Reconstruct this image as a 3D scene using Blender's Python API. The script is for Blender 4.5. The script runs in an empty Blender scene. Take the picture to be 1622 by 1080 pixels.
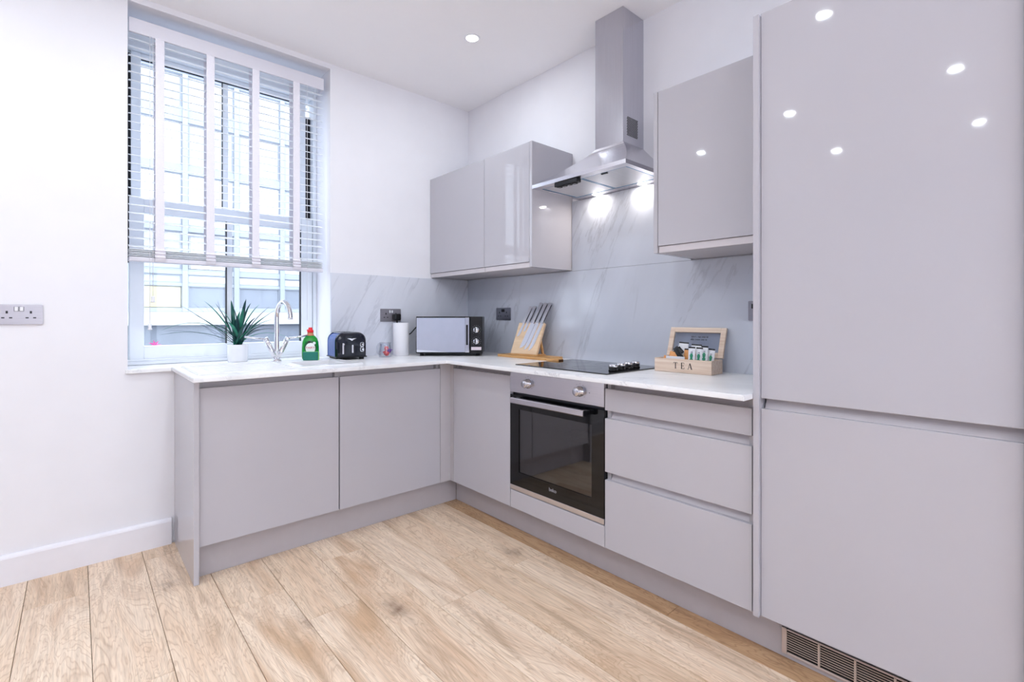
import bpy, bmesh, math, random
from mathutils import Vector, Matrix
PI = math.pi
random.seed(7)
SC = bpy.context.scene
COL = SC.collection

# ------------------------------------------------------------------ camera
cam_d = bpy.data.cameras.new('camera')
cam = bpy.data.objects.new('camera', cam_d)
COL.objects.link(cam)
cam_d.sensor_width = 36.0
cam_d.lens = 36.0 * 772.2773 / 1622.0
cam_d.shift_y = -(540.0 - 501.3225) / 1622.0
cam_d.clip_start = 0.05
cam.location = (-2.1852, -2.9336, 1.1222)
cam.rotation_euler = (PI / 2, 0, -0.7296)
SC.camera = cam

# ------------------------------------------------------------------ world, exposure
W = bpy.data.worlds.new('overcast_sky')
SC.world = W
W.use_nodes = True
bg = W.node_tree.nodes['Background']
bg.inputs[0].default_value = (0.80, 0.89, 1.0, 1)
bg.inputs[1].default_value = 4.7
LAMP_W = 2.8
FILL_UPLIGHT_W = 66.0
LAMP_COL = (0.84, 0.94, 1.0)
SC.view_settings.view_transform = 'Standard'
SC.view_settings.look = 'None'
SC.view_settings.exposure = 0.08
SC.view_settings.gamma = 1.0
SC.view_settings.use_curve_mapping = False


# ------------------------------------------------------------------ materials
def lin(c):
    f = lambda v: v / 12.92 if v <= 0.04045 else ((v + 0.055) / 1.055) ** 2.4
    return tuple(f(x / 255.0) for x in c)


class NT:
    def __init__(s, name):
        s.m = bpy.data.materials.new(name)
        s.m.use_nodes = True
        s.t = s.m.node_tree
        s.b = s.t.nodes['Principled BSDF']
        s.out = s.t.nodes['Material Output']

    def n(s, kind, **kw):
        nd = s.t.nodes.new('ShaderNode' + kind)
        for k, v in kw.items():
            if k in nd.inputs:
                nd.inputs[k].default_value = v
            else:
                setattr(nd, k, v)
        return nd

    def l(s, a, b):
        s.t.links.new(a, b)

    def coords(s, scale=(1, 1, 1), rot=(0, 0, 0), rnd=0.0):
        tc = s.n('TexCoord')
        mp = s.n('Mapping')
        mp.inputs['Scale'].default_value = scale
        mp.inputs['Rotation'].default_value = rot
        s.l(tc.outputs['Object'], mp.inputs['Vector'])
        if rnd:
            oi = s.n('ObjectInfo')
            ml = s.n('MATH' if False else 'Math', operation='MULTIPLY')
            ml.inputs[1].default_value = rnd
            s.l(oi.outputs['Random'], ml.inputs[0])
            cb = s.n('CombineXYZ')
            for i in range(3):
                s.l(ml.outputs[0], cb.inputs[i])
            s.l(cb.outputs[0], mp.inputs['Location'])
        return mp.outputs['Vector']

    def ramp(s, fac, stops):
        r = s.n('ValToRGB')
        e = r.color_ramp.elements
        while len(e) < len(stops):
            e.new(0.5)
        for i, (p, c) in enumerate(stops):
            e[i].position = p
            e[i].color = (c[0], c[1], c[2], 1) if len(c) == 3 else c
        s.l(fac, r.inputs['Fac'])
        return r.outputs['Color']

    def mix(s, fac, a, b, mode='MIX'):
        m = s.n('Mix', data_type='RGBA', blend_type=mode)
        for sock, v in ((m.inputs[0], fac), (m.inputs[6], a), (m.inputs[7], b)):
            if hasattr(v, 'links'):
                s.l(v, sock)
            elif isinstance(v, (int, float)):
                sock.default_value = v
            else:
                sock.default_value = (v[0], v[1], v[2], 1)
        return m.outputs[2]

    def bump(s, h, strength=0.1, dist=0.01):
        b = s.n('Bump')
        b.inputs['Strength'].default_value = strength
        b.inputs['Distance'].default_value = dist
        s.l(h, b.inputs['Height'])
        s.l(b.outputs[0], s.b.inputs['Normal'])


def plain(name, rgb, rough=0.5, metal=0.0, var=0.03, scale=20.0, bump=0.0, spec=0.5, trans=0.0, ior=1.45, coat=0.0):
    """painted / plastic / metal surface with a slight procedural unevenness"""
    m = NT(name)
    c = lin(rgb)
    nz = m.n('TexNoise')
    nz.inputs['Scale'].default_value = scale
    nz.inputs['Detail'].default_value = 3
    m.l(m.coords(), nz.inputs['Vector'])
    a = tuple(max(0, x * (1 - var)) for x in c)
    b = tuple(min(1, x * (1 + var)) for x in c)
    m.l(m.ramp(nz.outputs[0], [(0.3, a), (0.7, b)]), m.b.inputs['Base Color'])
    m.b.inputs['Roughness'].default_value = rough
    m.b.inputs['Metallic'].default_value = metal
    m.b.inputs['Specular IOR Level'].default_value = spec
    m.b.inputs['Transmission Weight'].default_value = trans
    m.b.inputs['IOR'].default_value = ior
    m.b.inputs['Coat Weight'].default_value = coat
    if bump:
        m.bump(nz.outputs[0], bump, 0.002)
    return m.m


def emit(name, rgb, strength):
    m = NT(name)
    m.b.inputs['Base Color'].default_value = (*lin(rgb), 1)
    m.b.inputs['Emission Color'].default_value = (*lin(rgb), 1)
    m.b.inputs['Emission Strength'].default_value = strength
    return m.m


def brushed(name, rgb, rough, axis, strength=0.15):
    m = NT(name)
    m.b.inputs['Metallic'].default_value = 1
    sc = [400, 400, 400]
    sc[axis] = 4
    nz = m.n('TexNoise')
    nz.inputs['Scale'].default_value = 1.0
    nz.inputs['Detail'].default_value = 2
    m.l(m.coords(tuple(sc)), nz.inputs['Vector'])
    c = lin(rgb)
    m.l(m.ramp(nz.outputs[0], [(0.3, tuple(x * 0.95 for x in c)), (0.7, tuple(min(1, x * 1.04) for x in c))]), m.b.inputs['Base Color'])
    m.b.inputs['Roughness'].default_value = rough
    m.bump(nz.outputs[0], strength, 0.0003)
    return m.m


def marble(name, base, vein, scale, rough, seed, rotx, vein_amt=0.6, plane='yz'):
    m = NT(name)
    tc = m.coords((1, 1, 1))
    mp = m.n('Mapping')
    mp.inputs['Rotation'].default_value = rotx
    mp.inputs['Location'].default_value = (seed, seed * 0.7, seed * 0.3)
    m.l(tc, mp.inputs['Vector'])
    st = m.n('Mapping')
    st.inputs['Scale'].default_value = (scale, scale, scale * 0.16)
    m.l(mp.outputs[0], st.inputs['Vector'])
    big = m.n('TexNoise')
    big.inputs['Scale'].default_value = 1.1
    big.inputs['Detail'].default_value = 5
    m.l(st.outputs[0], big.inputs['Vector'])
    n2 = m.n('TexNoise')
    n2.inputs['Scale'].default_value = 1.0
    n2.inputs['Detail'].default_value = 8
    n2.inputs['Roughness'].default_value = 0.62
    n2.inputs['Distortion'].default_value = 0.6
    m.l(st.outputs[0], n2.inputs['Vector'])
    v = m.ramp(n2.outputs[0], [(0.0, (0, 0, 0)), (0.478, (0, 0, 0)), (0.5, (1, 1, 1)), (0.512, (0.05, 0.05, 0.05)), (0.56, (0, 0, 0)), (1.0, (0, 0, 0))])
    msk = m.n('TexNoise')
    msk.inputs['Scale'].default_value = 2.2
    msk.inputs['Detail'].default_value = 2
    m.l(mp.outputs[0], msk.inputs['Vector'])
    mk = m.ramp(msk.outputs[0], [(0.42, (0, 0, 0)), (0.66, (1, 1, 1))])
    vv = m.mix(1.0, v, mk, 'MULTIPLY')
    b, g = lin(base), lin(vein)
    cloud = m.ramp(big.outputs[0], [(0.3, tuple(x * 0.88 for x in b)), (0.62, b)])
    sc = m.n('Math', operation='MULTIPLY')
    m.l(vv, sc.inputs[0])
    sc.inputs[1].default_value = vein_amt
    m.l(m.mix(sc.outputs[0], cloud, g), m.b.inputs['Base Color'])
    m.b.inputs['Roughness'].default_value = rough
    return m.m


def oak(name, pale, mid, dark, tint=1.0):
    """laminate oak plank, grain along local Y; every plank object gets its own cut of it"""
    m = NT(name)
    p1 = m.coords((1, 1, 1), rnd=53.0)
    st = m.n('Mapping')
    st.inputs['Scale'].default_value = (7.5, 1.35, 7.5)
    m.l(p1, st.inputs['Vector'])
    big = m.n('TexNoise')
    big.inputs['Scale'].default_value = 1.0
    big.inputs['Detail'].default_value = 4
    big.inputs['Distortion'].default_value = 0.8
    m.l(st.outputs[0], big.inputs['Vector'])
    fine = m.n('TexNoise')
    fine.inputs['Scale'].default_value = 1.0
    fine.inputs['Detail'].default_value = 4
    fine.inputs['Roughness'].default_value = 0.65
    sf = m.n('Mapping')
    sf.inputs['Scale'].default_value = (150, 7, 150)
    m.l(p1, sf.inputs['Vector'])
    m.l(sf.outputs[0], fine.inputs['Vector'])
    # cathedral rings: contour lines of the stretched noise
    ml = m.n('Math', operation='MULTIPLY')
    ml.inputs[1].default_value = 34.0
    m.l(big.outputs[0], ml.inputs[0])
    fr = m.n('Math', operation='FRACT')
    m.l(ml.outputs[0], fr.inputs[0])
    ring = m.ramp(fr.outputs[0], [(0.0, (0.55, 0.55, 0.55)), (0.2, (0, 0, 0)), (0.78, (0, 0, 0)), (1.0, (0.55, 0.55, 0.55))])
    P, M_, D = lin(pale), lin(mid), lin(dark)
    base = m.ramp(big.outputs[0], [(0.30, tuple(0.86 * a for a in M_)), (0.52, P), (0.72, tuple(0.5 * (a + b) for a, b in zip(P, M_)))])
    c1 = m.mix(ring, base, tuple(a * 0.80 for a in M_))
    fg = m.ramp(fine.outputs[0], [(0.33, (0.74, 0.71, 0.67)), (0.6, (1.06, 1.06, 1.06))])
    c2 = m.mix(0.75, c1, fg, 'MULTIPLY')
    # dark streaks and knots
    sk = m.n('Mapping')
    sk.inputs['Scale'].default_value = (11, 1.1, 11)
    sk.inputs['Location'].default_value = (3.3, 9.1, 0)
    m.l(p1, sk.inputs['Vector'])
    streak = m.n('TexNoise')
    streak.inputs['Scale'].default_value = 1.0
    streak.inputs['Detail'].default_value = 5
    streak.inputs['Distortion'].default_value = 1.6
    m.l(sk.outputs[0], streak.inputs['Vector'])
    sr = m.ramp(streak.outputs[0], [(0.60, (0, 0, 0)), (0.72, (0.55, 0.55, 0.55)), (0.76, (0.2, 0.2, 0.2))])
    c3 = m.mix(sr, c2, tuple(0.6 * a for a in M_))
    kv = m.n('TexVoronoi')
    kv.inputs['Scale'].default_value = 1.0
    km = m.n('Mapping')
    km.inputs['Scale'].default_value = (4.2, 1.9, 4.2)
    wob = m.n('TexNoise')
    wob.inputs['Scale'].default_value = 14
    m.l(p1, wob.inputs['Vector'])
    wv = m.n('VectorMath', operation='MULTIPLY_ADD')
    wv.inputs[1].default_value = (0.09, 0.09, 0.09)
    m.l(wob.outputs[1], wv.inputs[0])
    m.l(p1, wv.inputs[2])
    m.l(wv.outputs[0], km.inputs['Vector'])
    m.l(km.outputs[0], kv.inputs['Vector'])
    kn = m.ramp(kv.outputs['Distance'], [(0.0, (0.9, 0.9, 0.9)), (0.06, (0.55, 0.55, 0.55)), (0.16, (0.12, 0.12, 0.12)), (0.28, (0, 0, 0))])
    sep = m.n('SeparateColor')
    m.l(kv.outputs['Color'], sep.inputs[0])
    gt = m.n('Math', operation='GREATER_THAN')
    gt.inputs[1].default_value = 0.62
    m.l(sep.outputs[0], gt.inputs[0])
    k2 = m.mix(1.0, kn, gt.outputs[0], 'MULTIPLY')
    c4 = m.mix(k2, c3, D)
    # plank-to-plank tone
    oi = m.n('ObjectInfo')
    tone = m.ramp(oi.outputs['Random'], [(0.0, tuple(tint * v for v in (0.90, 0.855, 0.80))), (0.45, tuple(tint * v for v in (1.0, 0.985, 0.97))), (1.0, tuple(tint * v for v in (1.05, 1.06, 1.07)))])
    m.l(m.mix(1.0, c4, tone, 'MULTIPLY'), m.b.inputs['Base Color'])
    m.b.inputs['Roughness'].default_value = 0.42
    m.b.inputs['Specular IOR Level'].default_value = 0.35
    m.bump(fine.outputs[0], 0.12, 0.0008)
    return m.m


def wood(name, a, b, axis=1, rough=0.5, freq=60):
    m = NT(name)
    sc = [freq, freq, freq]
    sc[axis] = 3.0
    nz = m.n('TexNoise')
    nz.inputs['Scale'].default_value = 1
    nz.inputs['Detail'].default_value = 4
    nz.inputs['Distortion'].default_value = 0.4
    m.l(m.coords(tuple(sc), rnd=9.0), nz.inputs['Vector'])
    m.l(m.ramp(nz.outputs[0], [(0.32, lin(b)), (0.66, lin(a))]), m.b.inputs['Base Color'])
    m.b.inputs['Roughness'].default_value = rough
    m.bump(nz.outputs[0], 0.1, 0.0006)
    return m.m


def pane_glass(name, tint=(0.97, 0.98, 1.0), gloss=0.08, rough=0.02, base=0.93):
    m = NT(name)
    tr = m.n('BsdfTransparent')
    tr.inputs[0].default_value = (*tint, 1)
    gl = m.n('BsdfGlossy')
    gl.inputs['Roughness'].default_value = rough
    fr = m.n('Fresnel')
    fr.inputs[0].default_value = 1.45
    nz = m.n('TexNoise')
    nz.inputs['Scale'].default_value = 3
    m.l(m.coords(), nz.inputs['Vector'])
    mx = m.n('MixShader')
    ad = m.n('Math', operation='MULTIPLY_ADD')
    m.l(fr.outputs[0], ad.inputs[0])
    ad.inputs[1].default_value = 1.0 - base + gloss
    ad.inputs[2].default_value = gloss * 0.3
    m.l(ad.outputs[0], mx.inputs[0])
    m.l(tr.outputs[0], mx.inputs[1])
    m.l(gl.outputs[0], mx.inputs[2])
    m.l(mx.outputs[0], m.out.inputs['Surface'])
    return m.m


MT = {}
MT['wall'] = plain('white_wall_paint', (240, 238, 243), 0.85, var=0.012, scale=6, bump=0.03)
MT['ceil'] = plain('white_ceiling_paint', (251, 249, 252), 0.9, var=0.01, scale=5)
MT['trim'] = plain('white_satin_trim', (240, 237, 243), 0.35, var=0.01)
MT['gloss'] = plain('cashmere_gloss_lacquer', (191, 188, 195), 0.035, var=0.012, scale=2, spec=0.45)
MT['carcass'] = plain('cashmere_carcass', (192, 187, 191), 0.35, var=0.015)
MT['rail'] = plain('cashmere_handle_channel', (212, 205, 209), 0.4, var=0.015)
MT['plinth'] = plain('cashmere_plinth', (186, 180, 184), 0.22, var=0.015)
MT['splash'] = marble('grey_marble_splashback', (206, 210, 222), (150, 152, 164), 3.2, 0.12, 3.1, (-0.42, 0, 0), 0.45)
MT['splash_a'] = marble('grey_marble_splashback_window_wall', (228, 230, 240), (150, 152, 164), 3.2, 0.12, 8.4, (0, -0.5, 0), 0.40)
MT['worktop'] = marble('white_marble_worktop', (252, 251, 253), (186, 184, 192), 5.5, 0.28, 5.2, (1.15, 0.5, 0.7), 0.6)
MT['oak'] = oak('oak_laminate_plank', (243, 222, 200), (220, 184, 150), (118, 88, 68))
MT['oak_shaded_brown'] = oak('shaded_brown_oak_plank', (202, 166, 130), (166, 122, 84), (84, 58, 42))  # browner oak, with the door overhang's shade painted into its colour
MT['sub'] = plain('floor_underlay', (70, 55, 45), 0.9)
MT['upvc'] = plain('white_upvc', (242, 246, 252), 0.3, var=0.01)
MT['gasket'] = plain('black_rubber_gasket', (22, 22, 30), 0.6)
MT['glass'] = pane_glass('window_pane_glass')
MT['slat'] = plain('white_slat', (246, 248, 252), 0.4, var=0.01)
MT['valance'] = plain('off_white_valance', (224, 221, 230), 0.45, var=0.01)
MT['tape'] = plain('white_woven_tape', (236, 232, 240), 0.9, var=0.03, scale=300, bump=0.2)
MT['steel'] = brushed('brushed_steel_vertical', (198, 198, 206), 0.17, 2, 0.04)
MT['steel_y'] = brushed('brushed_steel_lengthways', (212, 210, 216), 0.26, 1)
MT['chrome'] = plain('polished_chrome', (226, 226, 230), 0.06, metal=1.0, var=0.01)
MT['nickel'] = brushed('satin_nickel', (176, 172, 178), 0.34, 0)
MT['black'] = plain('black_plastic', (16, 16, 20), 0.35)
MT['black_gloss'] = plain('black_gloss', (10, 10, 13), 0.06)
MT['hobglass'] = plain('black_ceramic_glass', (12, 13, 17), 0.035, spec=0.9, var=0.0)
MT['dark'] = plain('dark_cavity', (30, 30, 34), 0.5)
MT['cavity'] = plain('oven_enamel', (64, 64, 70), 0.35)
MT['white_plastic'] = plain('white_plastic', (236, 235, 240), 0.35)
MT['ceramic'] = plain('white_glazed_ceramic', (238, 237, 241), 0.15)
MT['sink'] = plain('white_composite_sink', (240, 239, 242), 0.25, var=0.01)
MT['filter'] = brushed('aluminium_grease_filter', (205, 205, 208), 0.45, 0)
MT['film'] = plain('blue_protective_film', (96, 150, 190), 0.25)
MT['bamboo'] = wood('bamboo', (222, 176, 118), (196, 142, 82), 1, 0.45)
MT['paleboard'] = wood('pale_beech', (236, 208, 174), (222, 190, 154), 1, 0.45, 45)
MT['pine'] = wood('pale_pine', (236, 216, 198), (216, 188, 166), 0, 0.55, 90)


# ------------------------------------------------------------------ mesh helpers
class MB:
    def __init__(s):
        s.bm = bmesh.new()

    def add(s, verts, faces, smooth=False, M=None):
        vs = [s.bm.verts.new(M @ Vector(v) if M else v) for v in verts]
        for f in faces:
            try:
                fc = s.bm.faces.new([vs[i] for i in f])
                fc.smooth = smooth
            except ValueError:
                pass
        return s

    def box(s, a, b, bev=0.0, seg=2, M=None):
        x0, y0, z0 = (min(p, q) for p, q in zip(a, b))
        x1, y1, z1 = (max(p, q) for p, q in zip(a, b))
        t = bmesh.new()
        vs = [t.verts.new(v) for v in ((x0, y0, z0), (x1, y0, z0), (x1, y1, z0), (x0, y1, z0), (x0, y0, z1), (x1, y0, z1), (x1, y1, z1), (x0, y1, z1))]
        for f in ((3, 2, 1, 0), (4, 5, 6, 7), (0, 1, 5, 4), (1, 2, 6, 5), (2, 3, 7, 6), (3, 0, 4, 7)):
            t.faces.new([vs[i] for i in f])
        if bev:
            bmesh.ops.bevel(t, geom=t.edges[:], offset=min(bev, 0.49 * min(x1 - x0, y1 - y0, z1 - z0)), segments=seg, affect='EDGES', profile=0.5)
        return s.merge(t, M)

    def merge(s, t, M=None):
        t.verts.index_update()
        mp = {}
        for v in t.verts:
            mp[v.index] = s.bm.verts.new(M @ v.co if M else v.co)
        for f in t.faces:
            try:
                nf = s.bm.faces.new([mp[v.index] for v in f.verts])
                nf.smooth = f.smooth
            except ValueError:
                pass
        t.free()
        return s

    def prism(s, poly, axis, a, b, M=None, smooth=False):
        """closed outline poly (list of 2-tuples) swept along axis from a to b"""
        def P(p, h):
            return {0: (h, p[0], p[1]), 1: (p[0], h, p[1]), 2: (p[0], p[1], h)}[axis]
        n = len(poly)
        vs = [P(p, a) for p in poly] + [P(p, b) for p in poly]
        fs = [tuple(range(n)), tuple(range(2 * n - 1, n - 1, -1))]
        s.add(vs, fs + [(i, i + n, (i + 1) % n + n, (i + 1) % n) for i in range(n)], smooth, M)
        return s

    def cyl(s, p, q, r, r2=None, n=24, smooth=True, caps=True, M=None):
        p, q = Vector(p), Vector(q)
        r2 = r if r2 is None else r2
        d = (q - p).normalized()
        u = d.orthogonal().normalized()
        w = d.cross(u)
        vs = []
        for c, rr in ((p, r), (q, r2)):
            for i in range(n):
                t = 2 * PI * i / n
                vs.append(c + rr * (math.cos(t) * u + math.sin(t) * w))
        k = len(s.bm.verts)
        bv = [s.bm.verts.new(M @ v if M else v) for v in vs]
        for i in range(n):
            f = s.bm.faces.new((bv[i], bv[(i + 1) % n], bv[n + (i + 1) % n], bv[n + i]))
            f.smooth = smooth
        if caps:
            s.bm.faces.new(bv[:n][::-1])
            s.bm.faces.new(bv[n:])
        return s

    def lathe(s, prof, n=32, c=(0, 0, 0), sx=1.0, sy=1.0, M=None, smooth=True):
        rings = []
        for r, z in prof:
            if r < 1e-6:
                v = Vector((c[0], c[1], c[2] + z))
                rings.append([s.bm.verts.new(M @ v if M else v)])
            else:
                row = []
                for i in range(n):
                    t = 2 * PI * i / n
                    v = Vector((c[0] + sx * r * math.cos(t), c[1] + sy * r * math.sin(t), c[2] + z))
                    row.append(s.bm.verts.new(M @ v if M else v))
                rings.append(row)
        for a, b in zip(rings, rings[1:]):
            for i in range(n):
                j = (i + 1) % n
                q = [a[i % len(a)], a[j % len(a)], b[j % len(b)], b[i % len(b)]]
                qq = []
                for v in q:
                    if v not in qq:
                        qq.append(v)
                if len(qq) > 2:
                    f = s.bm.faces.new(qq)
                    f.smooth = smooth
        return s

    def tube(s, path, r, n=12, caps=True, M=None):
        pts = [Vector(p) for p in path]
        rr = r if isinstance(r, (list, tuple)) else [r] * len(pts)
        rings = []
        u = None
        for i, p in enumerate(pts):
            d = (pts[min(i + 1, len(pts) - 1)] - pts[max(i - 1, 0)]).normalized()
            if u is None:
                u = d.orthogonal().normalized()
            else:
                u = (u - d * u.dot(d)).normalized()
            w = d.cross(u)
            row = []
            for k in range(n):
                t = 2 * PI * k / n
                v = p + rr[i] * (math.cos(t) * u + math.sin(t) * w)
                row.append(s.bm.verts.new(M @ v if M else v))
            rings.append(row)
        for a, b in zip(rings, rings[1:]):
            for i in range(n):
                f = s.bm.faces.new((a[i], a[(i + 1) % n], b[(i + 1) % n], b[i]))
                f.smooth = True
        if caps:
            s.bm.faces.new(rings[0][::-1])
            s.bm.faces.new(rings[-1])
        return s

    def cells(s, xs, ys, filled, z0, z1, place):
        """plate made of grid cells (so it can have holes); place(x, y, z) maps to space"""
        nx, ny = len(xs) - 1, len(ys) - 1
        F = lambda i, j: 0 <= i < nx and 0 <= j < ny and filled(0.5 * (xs[i] + xs[i + 1]), 0.5 * (ys[j] + ys[j + 1]))
        cache = {}

        def V(i, j, k):
            if (i, j, k) not in cache:
                cache[(i, j, k)] = s.bm.verts.new(place(xs[i], ys[j], (z0, z1)[k]))
            return cache[(i, j, k)]
        for i in range(nx):
            for j in range(ny):
                if not F(i, j):
                    continue
                s.bm.faces.new((V(i, j, 1), V(i + 1, j, 1), V(i + 1, j + 1, 1), V(i, j + 1, 1)))
                s.bm.faces.new((V(i, j, 0), V(i, j + 1, 0), V(i + 1, j + 1, 0), V(i + 1, j, 0)))
                if not F(i - 1, j):
                    s.bm.faces.new((V(i, j, 0), V(i, j, 1), V(i, j + 1, 1), V(i, j + 1, 0)))
                if not F(i + 1, j):
                    s.bm.faces.new((V(i + 1, j, 0), V(i + 1, j + 1, 0), V(i + 1, j + 1, 1), V(i + 1, j, 1)))
                if not F(i, j - 1):
                    s.bm.faces.new((V(i, j, 0), V(i + 1, j, 0), V(i + 1, j, 1), V(i, j, 1)))
                if not F(i, j + 1):
                    s.bm.faces.new((V(i, j + 1, 0), V(i, j + 1, 1), V(i + 1, j + 1, 1), V(i + 1, j + 1, 0)))
        return s

    def text(s, body, size, M, extrude=0.0003, align='CENTER'):
        cu = bpy.data.curves.new('lettering', 'FONT')
        cu.body = body
        cu.size = size
        cu.extrude = extrude
        cu.align_x = align
        cu.align_y = 'CENTER'
        ob = bpy.data.objects.new('lettering', cu)
        COL.objects.link(ob)
        dg = bpy.context.evaluated_depsgraph_get()
        me = bpy.data.meshes.new_from_object(ob.evaluated_get(dg))
        t = bmesh.new()
        t.from_mesh(me)
        bpy.data.objects.remove(ob)
        bpy.data.curves.remove(cu)
        bpy.data.meshes.remove(me)
        return s.merge(t, M)

    def build(s, name, mat, parent=None, world=False, loc=None, recalc=True):
        if recalc:
            bmesh.ops.recalc_face_normals(s.bm, faces=s.bm.faces[:])
        me = bpy.data.meshes.new(name)
        if world and parent is not None:
            inv = world_of(parent).inverted()
            s.bm.transform(inv)
        s.bm.to_mesh(me)
        s.bm.free()
        me.materials.append(mat if not isinstance(mat, str) else MT[mat])
        o = bpy.data.objects.new(name, me)
        COL.objects.link(o)
        if parent is not None:
            o.parent = parent
        if loc is not None:
            o.location = loc
        return o


def world_of(o):
    M = o.matrix_basis.copy()
    while o.parent:
        o = o.parent
        M = o.matrix_basis @ M
    return M


def tag(o, label, cat, group=None):
    o['label'] = label
    o['category'] = cat
    if group:
        o['group'] = group
    return o


def thing(name, label, cat, loc=(0, 0, 0), rz=0.0, group=None):
    o = bpy.data.objects.new(name, None)
    o.empty_display_size = 0.05
    COL.objects.link(o)
    o.location = loc
    o.rotation_euler = (0, 0, rz)
    return tag(o, label, cat, group)


def struct(o):
    o['kind'] = 'structure'
    return o


def dup(root, loc, rz=None, label=None):
    r = root.copy()
    COL.objects.link(r)
    r.location = loc
    if rz is not None:
        r.rotation_euler = (0, 0, rz)
    if label:
        r['label'] = label
    for ch in list(root.children):
        c = ch.copy()
        COL.objects.link(c)
        c.parent = r
        for g in ch.children:
            d = g.copy()
            COL.objects.link(d)
            d.parent = c
    return r


def arc(cx, cy, r, a0, a1, n):
    return [(cx + r * math.cos(a0 + (a1 - a0) * i / n), cy + r * math.sin(a0 + (a1 - a0) * i / n)) for i in range(n + 1)]


def rrect(x0, y0, x1, y1, r, n=5):
    return arc(x1 - r, y1 - r, r, 0, PI / 2, n) + arc(x0 + r, y1 - r, r, PI / 2, PI, n) + arc(x0 + r, y0 + r, r, PI, 1.5 * PI, n) + arc(x1 - r, y0 + r, r, 1.5 * PI, 2 * PI, n)


# ================================================================== THE ROOM
H = 2.652
XL, YF = -5.2, -6.0
WX0, WX1, WZ0, WZ1 = -2.003, -1.038, 0.8715, 2.622      # window opening
RD = 0.22                                              # reveal depth to the frame
WT = 0.34
# window wall
mb = MB()
mb.cells([XL, WX0, WX1, 0.0], [-0.02, 0.8505, WZ1, H + 0.02], lambda x, z: not (WX0 < x < WX1 and 0.8505 < z < WZ1), 0, WT, lambda x, z, y: (x, y, z))
struct(mb.build('wall_back', 'wall'))
struct(MB().box((0.0, YF, -0.02), (0.12, WT, H + 0.02)).build('wall_right', 'wall'))
struct(MB().box((XL - 0.12, YF, -0.02), (XL, WT, H + 0.02)).build('wall_left', plain('grey_bounce_cut_paint', (184, 190, 208), 0.8, var=0.02, scale=5)))  # unseen side wall; its grey is made up to cut bounce light
# unseen window added behind the camera to let in fill daylight
VX0, VX1, VZ0, VZ1 = -2.3, -0.25, 0.35, 2.4
mb = MB()
mb.cells([XL - 0.12, VX0, VX1, 0.12], [-0.02, VZ0, VZ1, H + 0.02], lambda x, z: not (VX0 < x < VX1 and VZ0 < z < VZ1), YF - 0.12, YF, lambda x, z, y: (x, y, z))
struct(mb.build('wall_front', 'wall'))
struct(MB().box((XL - 0.12, YF - 0.12, H), (0.12, WT, H + 0.12)).build('ceiling', 'ceil'))
floor = struct(MB().box((XL, YF, -0.06), (0.0, 0.0, -0.009)).build('floor', 'sub'))

# baseboard left of the units
bprof = [(0.0, 0.0), (-0.018, 0.0), (-0.018, 0.112), (-0.015, 0.120), (-0.008, 0.126), (0.0, 0.126)]
struct(MB().prism(bprof, 0, XL, -1.8335).build('baseboard_back', 'trim'))
bl = [(XL - 0.0 - p[0], p[1]) for p in bprof]
struct(MB().prism(bl, 1, YF, -0.019).build('baseboard_left', 'trim'))

# floor planks, laid parallel to the oven wall
seams = [-0.345, -0.533, -0.735, -0.936, -1.136, -1.343, -1.545, -1.747, -1.951, -2.146, -2.338]
while seams[-1] - 0.196 > XL:
    seams.append(seams[-1] - 0.196)
seams.append(XL + 0.002)
first = [-0.61, -1.295, -1.065, -1.345, -0.69, -1.088, -0.81, -1.42, -1.067, -0.305, -0.86]
PL = 1.285


def plank_mesh(w, l):
    b = 0.0012
    x, y = w / 2 - 0.0008, l / 2 - 0.0007
    vs = [(-x, -y, -0.008), (x, -y, -0.008), (x, y, -0.008), (-x, y, -0.008),
          (-x, -y, -b), (x, -y, -b), (x, y, -b), (-x, y, -b),
          (-x + b, -y + b, 0), (x - b, -y + b, 0), (x - b, y - b, 0), (-x + b, y - b, 0)]
    fs = [(0, 1, 5, 4), (1, 2, 6, 5), (2, 3, 7, 6), (3, 0, 4, 7), (4, 5, 9, 8), (5, 6, 10, 9), (6, 7, 11, 10), (7, 4, 8, 11), (8, 9, 10, 11)]
    return vs, fs


pcache = {}
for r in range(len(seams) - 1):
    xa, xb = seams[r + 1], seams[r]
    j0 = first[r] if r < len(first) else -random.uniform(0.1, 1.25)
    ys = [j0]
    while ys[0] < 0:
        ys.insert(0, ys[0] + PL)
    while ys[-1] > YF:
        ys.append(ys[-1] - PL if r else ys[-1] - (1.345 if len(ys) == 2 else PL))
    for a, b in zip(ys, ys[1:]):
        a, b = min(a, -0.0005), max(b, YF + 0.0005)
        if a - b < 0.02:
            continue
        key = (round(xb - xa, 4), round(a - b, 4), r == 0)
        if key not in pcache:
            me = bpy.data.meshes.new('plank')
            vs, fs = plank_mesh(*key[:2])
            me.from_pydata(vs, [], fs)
            me.materials.append(MT['oak_shaded_brown' if r == 0 else 'oak'])
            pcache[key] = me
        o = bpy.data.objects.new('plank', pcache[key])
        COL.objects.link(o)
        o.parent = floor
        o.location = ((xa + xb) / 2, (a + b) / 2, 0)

# ================================================================== WINDOW
win = bpy.data.objects.new('window_1', None)
COL.objects.link(win)
win.location = (0.5 * (WX0 + WX1), RD, WZ0)
struct(win)


def frame_rect(mb, x0, x1, z0, z1, y0, y1, l, r, b, t):
    mb.box((x0, y0, z0), (x0 + l, y1, z1), 0.003)
    mb.box((x1 - r, y0, z0), (x1, y1, z1), 0.003)
    mb.box((x0 + l, y0, z0), (x1 - r, y1, z0 + b), 0.003)
    mb.box((x0 + l, y0, z1 - t), (x1 - r, y1, z1), 0.003)


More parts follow.
